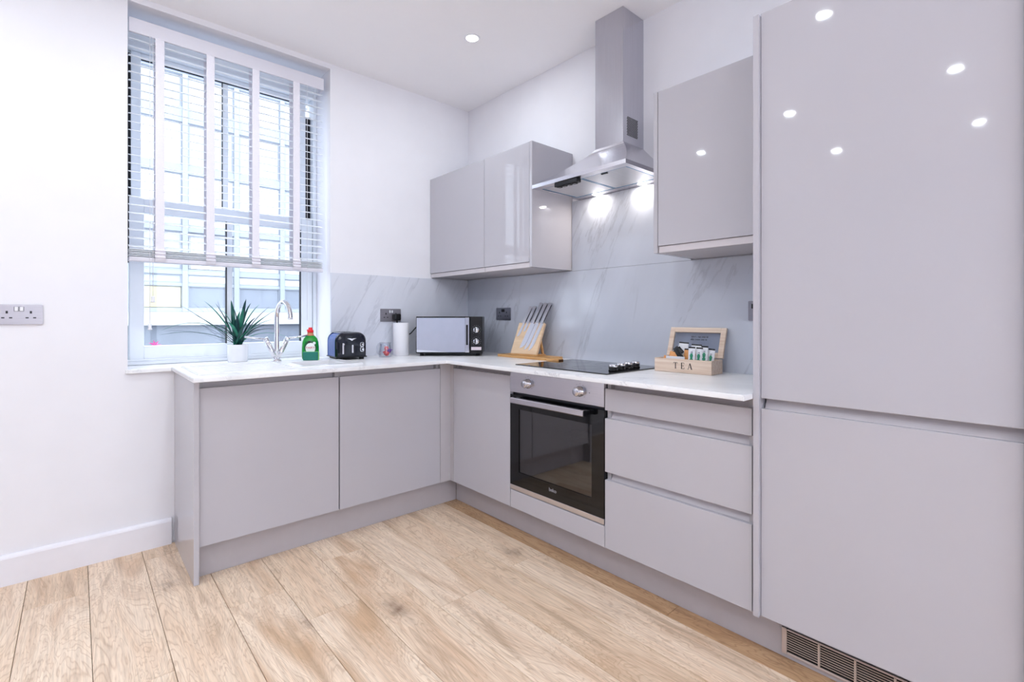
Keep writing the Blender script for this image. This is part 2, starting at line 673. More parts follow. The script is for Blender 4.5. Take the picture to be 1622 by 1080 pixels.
fr = MB()
frame_rect(fr, WX0, WX1, WZ0 + 0.0005, WZ1, RD, RD + 0.11, 0.013, 0.022, 0.022, 0.115)
fr.box((WX0 + 0.013, RD - 0.004, WZ0 + 0.022), (WX1 - 0.022, RD + 0.01, WZ0 + 0.030))
fr.build('frame', 'upvc', win, world=True)
MZ0, MZ1 = 1.665, 1.736
# lower (inner) sash
lx0, lx1 = -1.983, -1.0615
sl = MB()
frame_rect(sl, lx0, lx1, 0.896, MZ1, RD + 0.012, RD + 0.052, 0.062, 0.068, 0.073, MZ1 - MZ0)
lower = sl.build('sash', 'upvc', win, world=True)
MB().box((-1.541, RD + 0.018, 0.969), (-1.513, RD + 0.046, MZ0), 0.002).build('glazing_bar', 'upvc', lower, world=True)
g = MB()
g.box((-1.5445, RD + 0.017, 0.969), (-1.541, RD + 0.047, MZ0))
g.box((-1.1325, RD + 0.017, 0.969), (-1.1295, RD + 0.047, MZ0))
g.box((-1.0612, RD + 0.014, 0.896), (-1.0602, RD + 0.052, MZ1))
g.box((-1.9885, RD + 0.014, 1.40), (-1.9835, RD + 0.052, MZ1))
g.build('gasket', 'gasket', lower, world=True)
MB().box((-1.921, RD + 0.030, 0.969), (-1.5445, RD + 0.034, MZ0)).build('glass', 'glass', lower, world=True)
MB().box((-1.513, RD + 0.030, 0.969), (-1.1325, RD + 0.034, MZ0)).build('glass', 'glass', lower, world=True)
# upper (outer) sash
ux0, ux1 = -1.973, -1.089
su = MB()
frame_rect(su, ux0, ux1, MZ0 + 0.005, WZ1 - 0.1155, RD + 0.054, RD + 0.094, 0.042, 0.080, 0.050, 0.030)
upper = su.build('sash', 'upvc', win, world=True)
UZ0, UZ1 = MZ0 + 0.055, WZ1 - 0.1455
MB().box((-1.5535, RD + 0.060, UZ0), (-1.525, RD + 0.088, UZ1), 0.002).build('glazing_bar', 'upvc', upper, world=True)
g = MB()
g.box((-1.5550, RD + 0.059, UZ0), (-1.5535, RD + 0.089, UZ1))
g.box((-1.931, RD + 0.056, UZ1 - 0.007), (-1.169, RD + 0.060, UZ1))
g.box((-1.9885, RD + 0.056, MZ1), (-1.9735, RD + 0.10, WZ1 - 0.13))
g.box((-1.0885, RD + 0.056, MZ1), (-1.0605, RD + 0.10, WZ1 - 0.22))
g.build('gasket', 'gasket', upper, world=True)
MB().box((-1.931, RD + 0.072, UZ0), (-1.5565, RD + 0.076, UZ1)).build('glass', 'glass', upper, world=True)
MB().box((-1.525, RD + 0.072, UZ0), (-1.169, RD + 0.076, UZ1)).build('glass', 'glass', upper, world=True)

win2 = bpy.data.objects.new('added_fill_window', None)  # added window out of view, for extra daylight
COL.objects.link(win2)
win2.location = (0.5 * (VX0 + VX1), YF - 0.06, VZ0)
struct(win2)
fr = MB()
frame_rect(fr, VX0, VX1, VZ0, VZ1, YF - 0.09, YF - 0.03, 0.06, 0.06, 0.06, 0.06)
fr.box((0.5 * (VX0 + VX1) - 0.04, YF - 0.088, VZ0 + 0.06), (0.5 * (VX0 + VX1) + 0.04, YF - 0.032, VZ1 - 0.06))
fr.build('frame', 'upvc', win2, world=True)
for a, b in ((VX0 + 0.06, 0.5 * (VX0 + VX1) - 0.04), (0.5 * (VX0 + VX1) + 0.04, VX1 - 0.06)):
    MB().box((a, YF - 0.062, VZ0 + 0.06), (b, YF - 0.058, VZ1 - 0.06)).build('glass', 'glass', win2, world=True)
for nm, loc_, rx_, w_, h_ in (('daylight_portal', (0.5 * (VX0 + VX1), YF - 0.125, 0.5 * (VZ0 + VZ1)), PI / 2, VX1 - VX0, VZ1 - VZ0),
                              ('daylight_portal', (0.5 * (WX0 + WX1), WT + 0.003, 0.5 * (WZ0 + WZ1)), -PI / 2, WX1 - WX0, WZ1 - WZ0)):
    ld = bpy.data.lights.new(nm, 'AREA')
    ld.shape = 'RECTANGLE'
    ld.size, ld.size_y = w_, h_
    ld.cycles.is_portal = True
    lo = bpy.data.objects.new(nm, ld)
    COL.objects.link(lo)
    lo.location = loc_
    lo.rotation_euler = (rx_, 0, 0)

# window board (marble, level with the worktop)
struct(MB().box((-2.004, 0.0005, 0.8512), (-1.0385, RD + 0.03, 0.8712), 0.002).build('trim_1', 'worktop'))
struct(MB().box((-2.012, -0.016, 0.8512), (-1.8335, 0.0003, 0.8712), 0.003).build('trim_2', 'worktop'))

# ------------------------------------------------------------------ venetian blind
bl = thing('venetian_blind', 'white wooden slatted blind with four wide tapes drawn most of the way down the window', 'blind', (-1.534, 0.05, 2.618))
bx0, bx1 = -1.998, -1.069
v = MB()
v.box((bx0, 0.020, 2.488), (bx1, 0.032, 2.558), 0.003)
v.box((bx1 - 0.010, 0.032, 2.490), (bx1, 0.085, 2.556), 0.002)
v.build('valance', 'valance', bl, world=True)
MB().box((bx0 + 0.005, 0.040, 2.512), (bx1 - 0.014, 0.092, 2.5555), 0.002).build('headrail', 'slat', bl, world=True)
sl_mesh = None
nsl = 26
ztop, zbot = 2.468, 1.466
tilt = -math.atan(0.28)
for i in range(nsl):
    z = ztop - (ztop - zbot) * i / (nsl - 1)
    if sl_mesh is None:
        b = MB().box((-0.463, -0.025, -0.0016), (0.4645, 0.025, 0.0016), 0.0012, 1)
        o = b.build('slat', 'slat', bl)
        sl_mesh = o.data
    else:
        o = bpy.data.objects.new('slat', sl_mesh)
        COL.objects.link(o)
        o.parent = bl
    o.location = (0, 0.007, z - 2.618)
    o.rotation_euler = (-tilt, 0, 0)
for i in range(5):
    o = bpy.data.objects.new('slat', sl_mesh)
    COL.objects.link(o)
    o.parent = bl
    o.location = (random.uniform(-0.001, 0.001), 0.004 + random.uniform(-0.002, 0.002), 1.4175 + i * 0.0076 - 2.618)
    o.rotation_euler = (random.uniform(-0.03, 0.03), 0, 0)
MB().box((bx0 + 0.001, 0.028, 1.390), (bx1, 0.080, 1.412), 0.004).build('bottom_rail', 'valance', bl, world=True)
for tx in (-1.876, -1.660, -1.443, -1.227):
    t = MB()
    w = 0.0185
    t.box((tx - w, 0.0215, 1.452), (tx + w, 0.0225, 2.49))
    t.box((tx - w, 0.0925, 1.452), (tx + w, 0.0932, 2.50))
    # gathered folds over the stacked slats
    pts = [(0.022, 1.456), (0.013, 1.448), (0.021, 1.440), (0.010, 1.432), (0.020, 1.424), (0.011, 1.415), (0.019, 1.406), (0.022, 1.398)]
    pol = pts + [(y + 0.0022, z - 0.001) for y, z in pts[::-1]]
    t.prism(pol, 0, tx - w - 0.002, tx + w + 0.004)
    t.build('tape', 'tape', bl, world=True)
for cx, zb_, in ((-1.917, 1.088), (-1.905, 1.222), (-1.1695, 1.10)):
    c = MB()
    c.cyl((cx, 0.0135, zb_), (cx, 0.0135, 2.487), 0.0011, n=6)
    co = c.build('cord', 'white_plastic', bl, world=True)
    if cx < -1.8:
        MB().lathe([(0.0, 0), (0.0085, 0.0), (0.0095, 0.004), (0.006, 0.013), (0.008, 0.028), (0.004, 0.031), (0, 0.031)], 12, (cx, 0.0135, zb_ - 0.031)).build('tassel', 'white_plastic', co, world=True)

# ================================================================== OUTSIDE
FY = 9.0
fac_wall = plain('pale_render', (168, 170, 176), 0.8, var=0.05, scale=2)
fac_low = plain('grey_render', (116, 121, 130), 0.9, var=0.10, scale=3, bump=0.2)
fac_ledge = plain('white_stone_ledge', (182, 181, 180), 0.8, var=0.08, scale=4)
fac_frame = plain('pale_blue_frame', (152, 157, 166), 0.5, var=0.02)
fac_bright = plain('sky_glare_and_curtain_white', (228, 227, 225), 0.3, var=0.01)  # white stands in for sky reflected in the panes; curtain shares it
fac_grey = plain('blue_grey_spandrel', (124, 130, 140), 0.25, var=0.05, scale=4)
fac_lit = emit('lit_office_pane', (255, 255, 212), 1.0)
fac_lit.node_tree.nodes['Principled BSDF'].inputs['Base Color'].default_value = (0.04, 0.04, 0.03, 1)
fac_mid = plain('pale_reflecting_pane', (166, 171, 179), 0.2, var=0.04, scale=2)
fac = thing('office_building', 'pale office building with a grid of white window panes seen through the window', 'building', (0.5, FY, -0.6))
MB().box((-8, FY, -0.6), (12, FY + 0.4, 0.945)).build('low_wall', fac_low, fac, world=True)
MB().box((-8, FY - 0.12, 0.945), (12, FY + 0.4, 1.215), 0.01).build('ledge', fac_ledge, fac, world=True)
MB().box((-8, FY + 0.16, 1.215), (12, FY + 0.4, 9.5)).build('wall', fac_wall, fac, world=True)
rows = [(1.299, 1.745, 'sp'), (1.815, 1.985, 'tr'), (2.10, 2.87, 'mid'), (3.01, 4.06, 'tall'), (4.24, 5.12, 'tall'), (5.44, 6.10, 'tall'), (6.20, 7.2, 'tall'), (7.4, 8.6, 'tall')]
hb = [(1.215, 1.299), (1.745, 1.815), (1.985, 2.10), (2.87, 3.01), (4.06, 4.24), (5.12, 5.44), (6.10, 6.20), (7.2, 7.4), (8.6, 8.8)]
x0c, pitch = -0.51, 0.945
for k in range(-6, 9):
    MB().box((x0c + k * pitch - 0.05, FY + 0.02, 1.215), (x0c + k * pitch + 0.05, FY + 0.155, 8.8), 0.01).build('mullion', fac_frame, fac, world=True)
for a, b in hb:
    MB().box((-8, FY + 0.05, a), (12, FY + 0.155, b), 0.008).build('transom', fac_frame, fac, world=True)
rnd = random.Random(3)
for k in range(-5, 7):
    for a, b, kind in rows:
        xa, xb = x0c + k * pitch + 0.05, x0c + (k + 1) * pitch - 0.05
        if kind == 'sp':
            m_ = fac_lit if k == -1 else fac_grey
        elif kind == 'tr':
            m_ = fac_mid if k == -1 else fac_bright
        elif kind == 'mid':
            m_ = fac_mid if k == -1 else fac_bright
        else:
            m_ = fac_bright if rnd.random() < 0.72 else fac_mid
        p = MB()
        if kind == 'mid' and k in (0,):
            n = 60
            prof = [(xa + 0.03 + (xb - xa - 0.06) * i / n, FY + 0.125 + 0.02 * math.cos(i * 2 * PI / 6)) for i in range(n + 1)]
            prof = prof + [(xb - 0.03, FY + 0.155), (xa + 0.03, FY + 0.155)]
            p.prism(prof, 2, a + 0.02, b - 0.1)
            p.build('curtain', fac_bright, fac, world=True)
            continue
        p.box((xa + 0.025, FY + 0.09, a + 0.02), (xb - 0.025, FY + 0.155, b - 0.02), 0.004, 1)
        po = p.build('pane', m_, fac, world=True)
        if kind != 'sp' or k != -1:
            f = MB()
            frame_rect(f, xa + 0.004, xb - 0.004, a + 0.003, b - 0.003, FY + 0.07, FY + 0.10, 0.02, 0.02, 0.015, 0.015)
            f.build('pane_frame', fac_frame, po, world=True)
struct(MB().box((-14, WT + 0.01, -0.75), (18, FY + 3, -0.6)).build('ground', fac_low))
fl = thing('pink_flower', 'small pink star-shaped flower outside beyond the bottom left of the window', 'flower', (-1.839, 0.62, 0.806))
for i in range(7):
    a = i * 2 * PI / 7
    pm = MB()
    pm.add([(0, 0, 0.15), (0.012 * math.cos(a + 0.5), -0.012, 0.15 + 0.012 * math.sin(a + 0.5)), (0.034 * math.cos(a), -0.006, 0.15 + 0.030 * math.sin(a)), (0.012 * math.cos(a - 0.5), -0.012, 0.15 + 0.012 * math.sin(a - 0.5)), (0.01 * math.cos(a), 0.006, 0.15 + 0.01 * math.sin(a))], [(0, 1, 2), (0, 2, 3), (4, 2, 1), (4, 3, 2)])
    pm.build('petal', plain('pink_petal', (255, 140, 205), 0.6) if i == 0 else bpy.data.materials['pink_petal'], fl)
MB().tube([(0, 0.002, -0.2), (0.004, 0.002, 0.0), (0, 0.002, 0.145)], 0.002, 8).build('stem', plain('green_stem', (70, 120, 70), 0.6), fl)
struct(MB().box((-3.2, WT + 0.002, 0.52), (0.2, WT + 0.42, 0.60)).build('trim_3', fac_low))

# ================================================================== BASE UNITS, WINDOW WALL
D, T = 0.524, 0.019           # door face distance from the wall, door thickness
ZB, ZT = 0.1485, 0.8186
ZW0, ZW1 = 0.8531, 0.872      # worktop


def carc(o, x0, x1, y0, y1, z0, z1, t=0.016, open_side='y-', top=False, name='carcass', mat='carcass'):
    m = MB()
    m.box((x0, y0, z0), (x0 + t, y1, z1))
    m.box((x1 - t, y0, z0), (x1, y1, z1))
    if open_side == 'y-':
        m.box((x0 + t, y0, z0), (x1 - t, y1, z0 + t))
        m.box((x0 + t, y1 - t, z0 + t), (x1 - t, y1, z1))
        if top:
            m.box((x0 + t, y0, z1 - t), (x1 - t, y1 - t, z1))
    return m.build(name, mat, o, world=True)


def carc_b(o, y0, y1, x0, z0, z1, t=0.016, top=False, mat='carcass', x1=-0.012):
    """carcass against the oven wall: open towards -x"""
    m = MB()
    m.box((x0, y0, z0), (x1, y0 + t, z1))
    m.box((x0, y1 - t, z0), (x1, y1, z1))
    m.box((x0, y0 + t, z0), (x1, y1 - t, z0 + t))
    m.box((x1 - t, y0 + t, z0 + t), (x1, y1 - t, z1))
    if top:
        m.box((x0, y0 + t, z1 - t), (x1 - t, y1 - t, z1))
    return m.build('carcass', mat, o, world=True)


def channel(face, z0, z1, depth=0.028, n=8):
    """concave finger channel: (offset from door face, z) outline"""
    pts = []
    for i in range(n + 1):
        t = i / n
        pts.append((0.006 + depth * math.sin(PI * min(1, t * 0.5 + 0.5)) ** 0.7 if False else 0.004 + depth * (1 - (2 * abs(t - 0.6)) ** 2.2 * (0.6 if t < 0.6 else 1.2)), z0 + (z1 - z0) * t))
    return pts


def door_a(o, x0, x1):
    d = MB().box((x0, -D, ZB), (x1, -D + T, ZT), 0.0015)
    return d.build('door', 'gloss', o, world=True)


def rail_a(o, x0, x1, z0=ZT - 0.02, z1=ZW0 - 0.0005):
    pol = [(-D + 0.024, z0), (-D + 0.028, z0), (-D + 0.046, z0 + 0.012), (-D + 0.046, z1), (-D + 0.060, z1), (-D + 0.060, z0 - 0.004), (-D + 0.024, z0 - 0.004)]
    MB().prism(pol, 0, x0, x1).build('handle_channel', 'rail', o, world=True)


def rail_b(o, y0, y1, z0=ZT - 0.02, z1=ZW0 - 0.0005):
    pol = [(-D + 0.024, z0), (-D + 0.028, z0), (-D + 0.046, z0 + 0.012), (-D + 0.046, z1), (-D + 0.060, z1), (-D + 0.060, z0 - 0.004), (-D + 0.024, z0 - 0.004)]
    MB().prism(pol, 1, y0, y1).build('handle_channel', 'rail', o, world=True)


c1 = thing('sink_cabinet', 'glossy cashmere base cabinet under the sink, next to the white end panel', 'cabinet', (-1.5, -0.27, ZB))
carc(c1, -1.7995, -1.1975, -D + T + 0.001, -0.002, ZB, ZW0 - 0.0008)
door_a(c1, -1.799, -1.1995)
rail_a(c1, -1.7828, -1.2142)
c1['label'] = 'glossy cashmere base cabinet beside the end panel, under the draining board'
c2 = thing('base_cabinet', 'glossy cashmere base cabinet below the toaster, in the corner of the window run', 'cabinet', (-0.9, -0.27, ZB))
carc(c2, -1.1970, -0.5945, -D + T + 0.001, -0.002, ZB, ZW0 - 0.0008)
door_a(c2, -1.1935, -0.5950)
rail_a(c2, -1.1808, -0.6108)
ep = MB().box((-1.8205, -0.541, 0.0), (-1.8008, -0.001, ZW0 - 0.0005), 0.0012).build('end_panel', 'gloss')
tag(ep, 'tall narrow cashmere end panel closing the left end of the sink run', 'panel')
cp = MB()
cp.prism([(-0.5935, -D), (-D, -D), (-D, -0.5560), (-D + T, -0.5560), (-D + T, -D + T), (-0.5935, -D + T)], 2, ZB, ZW0 - 0.0005)
tag(cp.build('corner_post', 'carcass'), 'narrow cashmere corner post where the two runs of base units meet', 'post')
pa = MB().box((-1.8003, -0.470, 0.0005), (-0.4435, -0.452, ZB - 0.0005), 0.001).build('plinth', 'plinth')
tag(pa, 'cashmere plinth along the floor under the sink run', 'plinth')
pb = MB().box((-0.443, -2.900, 0.0005), (-0.425, -0.4705, ZB - 0.0005), 0.001).build('plinth', 'plinth')
tag(pb, 'long cashmere plinth along the floor under the oven and drawers', 'plinth')

# ================================================================== BASE UNITS, OVEN WALL
c3 = thing('base_cabinet', 'narrow cashmere base cabinet between the corner post and the oven', 'cabinet', (-0.27, -0.81, ZB))
carc_b(c3, -1.0615, -0.5575, -D + T + 0.001, ZB, ZW0 - 0.0008)
MB().box((-D, -1.0600, ZB), (-D + T, -0.5575, ZT), 0.0015).build('door', 'gloss', c3, world=True)
rail_b(c3, -1.0450, -0.5740)

c4 = thing('oven_housing', 'cashmere housing cabinet around the oven with a plain filler panel beneath it', 'cabinet', (-0.27, -1.36, ZB))
m = MB()
m.box((-D + T + 0.001, -1.0795, ZB), (-0.012, -1.0635, ZW0 - 0.0008))
m.box((-D + T + 0.001, -1.6610, ZB), (-0.012, -1.6450, ZW0 - 0.0008))
m.box((-D + T + 0.001, -1.6450, ZB), (-0.012, -1.0795, ZB + 0.016))
m.box((-0.028, -1.6450, ZB + 0.016), (-0.012, -1.0795, ZW0 - 0.0008))
m.box((-D + T + 0.001, -1.6450, 0.215), (-0.028, -1.0795, 0.231))
m.build('carcass', 'dark', c4, world=True)
MB().box((-D, -1.6605, ZB), (-D + T, -1.0640, 0.2385), 0.0015).build('filler_panel', 'gloss', c4, world=True)

# oven
OY0, OY1 = -1.6590, -1.0630
ov = thing('oven', 'built-in black glass oven with a steel control panel and two round knobs', 'oven', (-0.27, -1.36, 0.232))
b = MB()
b.box((-D + 0.024, -1.6440, 0.2325), (-0.04, -1.6300, 0.8400))
b.box((-D + 0.024, -1.0950, 0.2325), (-0.04, -1.0805, 0.8400))
b.box((-D + 0.024, -1.6300, 0.2325), (-0.04, -1.0950, 0.2900))
b.box((-D + 0.024, -1.6300, 0.7200), (-0.04, -1.0950, 0.8400))
b.box((-0.09, -1.6300, 0.2900), (-0.04, -1.0950, 0.7200))
b.build('body', 'cavity', ov, world=True)
rk = MB()
for i in range(12):
    y = -1.615 + i * 0.0458
    rk.cyl((-0.46, y, 0.545), (-0.10, y, 0.545), 0.002, n=6)
for x in (-0.46, -0.28, -0.10):
    rk.cyl((x, -1.628, 0.545), (x, -1.097, 0.545), 0.003, n=6)
rk.build('rack', 'chrome', ov, world=True)
cpn = MB().box((-D, OY0, 0.7385), (-D + 0.023, OY1, 0.8405), 0.0015).build('control_panel', 'steel_y', ov, world=True)
for y in (-1.194, -1.526):
    kb = MB()
    Mk = Matrix.Translation((-D - 0.0002, y, 0.7915)) @ Matrix.Rotation(-PI / 2, 4, 'Y')
    kb.lathe([(0.0, 0.0), (0.0235, 0.0), (0.0235, 0.004), (0.020, 0.006), (0.0195, 0.024), (0.0, 0.0245)], 32, M=Mk)
    ko = kb.build('knob', 'steel', ov, world=True)
    MB().lathe([(0.0, 0.0), (0.0185, 0.0), (0.0195, 0.002), (0.0175, 0.0055), (0.0, 0.006)], 32, M=Mk @ Matrix.Translation((0, 0, 0.0246))).build('knob_cap', 'steel_y', ko, world=True)
mk = MB()
for y in (-1.194, -1.526):
    for i in range(9):
        a = math.radians(-130 + i * 32.5)
        yy, zz = y - 0.034 * math.sin(a), 0.7915 + 0.034 * math.cos(a)
        mk.box((-D - 0.0004, yy - 0.0012, zz - 0.0012), (-D - 0.00005, yy + 0.0012, zz + 0.0012))
mk.box((-D - 0.0004, -1.5815, 0.789), (-D - 0.00005, -1.5785, 0.793))
mk.build('dial_marks', 'black', cpn, world=True)
# door: black glass frame, window, bottom steel strip, handle
DZ0, DZ1 = 0.2435, 0.7260
wy0, wy1, wz0, wz1 = -1.592, -1.127, 0.338, 0.655
d = MB()
d.cells([OY0, wy0, wy1, OY1], [DZ0 + 0.024, wz0, wz1, DZ1], lambda y, z: not (wy0 < y < wy1 and wz0 < z < wz1), -D + 0.020, -D, lambda y, z, x: (x, y, z))
dr = d.build('door', 'black_gloss', ov, world=True)
MT['ovenglass'] = pane_glass('oven_window_glass', (0.30, 0.30, 0.32), 0.34, 0.03, 0.75)
MB().box((-D + 0.004, wy0, wz0), (-D + 0.010, wy1, wz1)).build('window', 'ovenglass', dr, world=True)
MB().box((-D - 0.001, OY0, DZ0), (-D + 0.020, OY1, DZ0 + 0.0235), 0.001).build('trim_strip', 'steel_y', dr, world=True)
hd = MB()
pol = [(-D - 0.030, 0.693), (-D - 0.046, 0.693), (-D - 0.050, 0.697), (-D - 0.050, 0.716), (-D - 0.046, 0.720), (-D - 0.030, 0.720)]
hd.prism(pol, 1, -1.585, -1.118)
ho = hd.build('handle', 'steel_y', ov, world=True)
br = MB()
br.box((-D - 0.030, -1.586, 0.697), (-D - 0.0003, -1.560, 0.716), 0.002)
br.box((-D - 0.030, -1.143, 0.697), (-D - 0.0003, -1.117, 0.716), 0.002)
br.box((-D - 0.0495, -1.588, 0.694), (-D - 0.030, -1.5852, 0.719), 0.001)
br.build('bracket', 'black', ho, world=True)
Mt = Matrix.Translation((-D - 0.0006, -1.361, 0.309)) @ Matrix(((0, 0, -1, 0), (-1, 0, 0, 0), (0, 1, 0, 0), (0, 0, 0, 1)))
MB().text('beko', 0.024, Mt).build('lettering', plain('silver_print', (170, 170, 175), 0.4), dr, world=True)

# drawers
DY0, DY1 = -2.2626, -1.6632
c5 = thing('drawer_unit', 'three-drawer cashmere base unit between the oven and the tall unit', 'cabinet', (-0.27, -1.96, ZB))
carc_b(c5, DY0, -1.6625, -D + T + 0.001, ZB, ZW0 - 0.0008)
for a, b in ((0.728, ZT), (0.469, 0.694), (ZB, 0.4355)):
    dm = MB().box((-D, DY0, a), (-D + T, DY1, b), 0.0015)
    dm.build('drawer_front', 'gloss', c5, world=True)
rail_b(c5, DY0 + 0.0170, -1.6795)


def cchan(z0, z1):
    n = 10
    inner = []
    for i in range(n + 1):
        t = i / n
        zz = z0 + (z1 - z0) * t
        dep = 0.006 + 0.030 * (math.sin(PI * (0.08 + 0.92 * t) * 0.5) ** 0.8)
        inner.append((-D + dep, zz))
    return inner + [(-D + 0.040, z1), (-D + 0.040, z0)]


for a, b in ((0.694 - 0.001, 0.728), (0.4355 - 0.001, 0.469)):
    zz = cchan(a - 0.012, b + 0.004)
    zz = [(max(x, -D + 0.0205) if z < a or z > b else max(x, -D + 0.0205), z) for x, z in zz]
    MB().prism(zz, 1, DY0 + 0.017, -1.6795).build('handle_channel', 'rail', c5, world=True)

# ================================================================== TALL FRIDGE UNIT
t1 = thing('tall_fridge_unit', 'tall cashmere gloss unit with two doors at the right end of the oven wall', 'cabinet', (-0.27, -2.58, ZB))
TY0, TY1 = -2.8825, -2.2905
side = MB().box((-0.540, -2.2900, ZB), (-0.002, -2.2722, 2.1000), 0.001).build('side_panel', 'gloss', t1, world=True)
MB().box((-0.540, -2.9010, ZB), (-0.002, -2.8835, 2.1000), 0.001).build('side_panel', 'gloss', t1, world=True)
m = MB()
m.box((-D + T + 0.018, TY0 + 0.0, ZB), (-0.012, -2.2905, ZB + 0.016))
m.box((-D + T + 0.018, TY0 + 0.0, 2.080), (-0.012, -2.2905, 2.096))
m.box((-0.028, TY0, ZB + 0.016), (-0.012, -2.2905, 2.080))
m.box((-D + T + 0.018, TY0, 0.82), (-0.028, -2.2905, 0.836))
m.build('carcass', 'carcass', t1, world=True)
MB().box((-D - 0.0, TY0, 0.8570), (-D + T, TY1, 2.1075), 0.0018).build('door', 'gloss', t1, world=True)
MB().box((-D - 0.0, TY0, ZB), (-D + T, TY1, 0.8232), 0.0018).build('door', 'gloss', t1, world=True)
MB().prism([(max(x, -D + 0.0205), z) for x, z in cchan(0.8100, 0.862)], 1, TY0 + 0.001, -2.2950).build('handle_channel', 'rail', t1, world=True)
# ventilation grille in the plinth
gy0, gy1 = -2.842, -2.327
gr = thing('vent_grille', 'metal ventilation grille with black slots in the plinth under the tall unit', 'vent', (-0.445, -2.58, 0.016))
vx = -0.4432
ys = [gy1]
sec = [(-2.3430 - i * 0.0955, -2.3430 - i * 0.0955 - 0.0900) for i in range(5)]
slots = [0.0275 + i * 0.0076 for i in range(9)]
MT['grille'] = plain('champagne_anodised_metal', (206, 190, 182), 0.35, metal=0.3)
MB().box((vx - 0.002, gy0, 0.0155), (vx - 0.0003, gy1, 0.1000)).build('backing', 'black', gr, world=True)
f = MB()
frame_rect(f, 0, gy1 - gy0, 0.0155, 0.1000, 0, 0.006, 0.016, 0.016, 0.009, 0.006)
f.bm.transform(Matrix.Translation((vx - 0.0022, gy0, 0)) @ Matrix(((0, -1, 0, 0), (1, 0, 0, 0), (0, 0, 1, 0), (0, 0, 0, 1))))
f.build('frame', 'grille', gr, world=True)
for a, b in zip(sec, sec[1:]):
    MB().box((vx - 0.0085, b[0], 0.0245), (vx - 0.0022, a[1], 0.0942)).build('divider', 'grille', gr, world=True)
for (a, b) in sec:
    for zz in range(1, 9):
        z = 0.0245 + zz * (0.0942 - 0.0245) / 9
        MB().box((vx - 0.0046, b, z - 0.0011), (vx - 0.0030, a, z + 0.0011)).build('slat', 'grille', gr, world=True)

# ================================================================== WORKTOP, SINK, HOB
BX0, BX1, BY0, BY1 = -1.345, -1.125, -0.445, -0.212         # bowl cut-out
WFR = -0.606
wk = MB()
xs = [-1.832, BX0, BX1, WFR, -0.0105]
ys = [-2.2715, WFR, BY0, BY1, -0.0105]


def wfill(x, y):
    if BX0 < x < BX1 and BY0 < y < BY1:
        return False
    return y > WFR or x > WFR


wk.cells(xs, ys, wfill, ZW0, ZW1, lambda x, y, z: (x, y, z))
bmesh.ops.recalc_face_normals(wk.bm, faces=wk.bm.faces[:])
be = [e for e in wk.bm.edges if len(e.link_faces) == 2 and e.link_faces[0].normal.dot(e.link_faces[1].normal) < 0.5 and all((abs(v.co.y - WFR) < 1e-5 or abs(v.co.x - WFR) < 1e-5 or abs(v.co.x + 1.832) < 1e-5 or abs(v.co.y + 2.2715) < 1e-5) for v in e.verts)]
bmesh.ops.bevel(wk.bm, geom=be, offset=0.0022, segments=2, affect='EDGES')
tag(wk.build('worktop', 'worktop'), 'L-shaped pale marble-effect worktop over the base units', 'worktop')

# sink: raised rim, shallow draining board on the left, deep bowl on the right
sk = thing('sink', 'white inset sink with draining board set in the worktop below the window', 'sink', (-1.43, -0.28, ZW1))
sx0, sx1, sy0, sy1 = -1.800, -1.060, -0.500, -0.052
dx0, dx1, dy0, dy1 = -1.768, -1.405, -0.465, -0.100
zr = ZW1 + 0.0075
s_ = MB()
s_.cells([sx0, dx0, dx1, BX0 + 0.004, BX1 - 0.004, sx1], [sy0, dy0, BY0 + 0.004, BY1 - 0.004, dy1, sy1],
         lambda x, y: not ((dx0 < x < dx1 and dy0 < y < dy1) or (BX0 + 0.004 < x < BX1 - 0.004 and BY0 + 0.004 < y < BY1 - 0.004)), ZW1 + 0.0002, zr, lambda x, y, z: (x, y, z))
bmesh.ops.recalc_face_normals(s_.bm, faces=s_.bm.faces[:])
be = [e for e in s_.bm.edges if len(e.link_faces) == 2 and e.link_faces[0].normal.dot(e.link_faces[1].normal) < 0.5 and all(abs(v.co.z - zr) < 1e-5 for v in e.verts)]
bmesh.ops.bevel(s_.bm, geom=be, offset=0.004, segments=3, affect='EDGES')
s_.build('rim', 'sink', sk, world=True)
dm = MB().box((dx0 + 0.0005, dy0 + 0.0005, ZW1 + 0.0003), (dx1 - 0.0005, dy1 - 0.0005, ZW1 + 0.0018))
for i in range(7):
    dm.box((dx0 + 0.03, dy0 + 0.045 + i * 0.045, ZW1 + 0.0015), (dx1 - 0.05, dy0 + 0.053 + i * 0.045, ZW1 + 0.003), 0.0007, 1)
dm.build('draining_board', 'sink', sk, world=True)
bw = MB()
x0, x1, y0, y1 = BX0 + 0.004, BX1 - 0.004, BY0 + 0.004, BY1 - 0.004
zz0, zz1 = ZW1 - 0.150, ZW1 + 0.005
bw.add([(x0, y0, zz1), (x1, y0, zz1), (x1, y1, zz1), (x0, y1, zz1), (x0 + 0.012, y0 + 0.012, zz0), (x1 - 0.012, y0 + 0.012, zz0), (x1 - 0.012, y1 - 0.012, zz0), (x0 + 0.012, y1 - 0.012, zz0)],
       [(0, 1, 5, 4), (1, 2, 6, 5), (2, 3, 7, 6), (3, 0, 4, 7), (4, 5, 6, 7)])
bw.build('bowl', 'sink', sk, world=True, recalc=False)
MB().lathe([(0, 0.001), (0.03, 0.001), (0.034, 0.003), (0.036, 0.0005)], 24, (0.5 * (x0 + x1), 0.5 * (y0 + y1), zz0)).build('drain', 'chrome', sk, world=True)

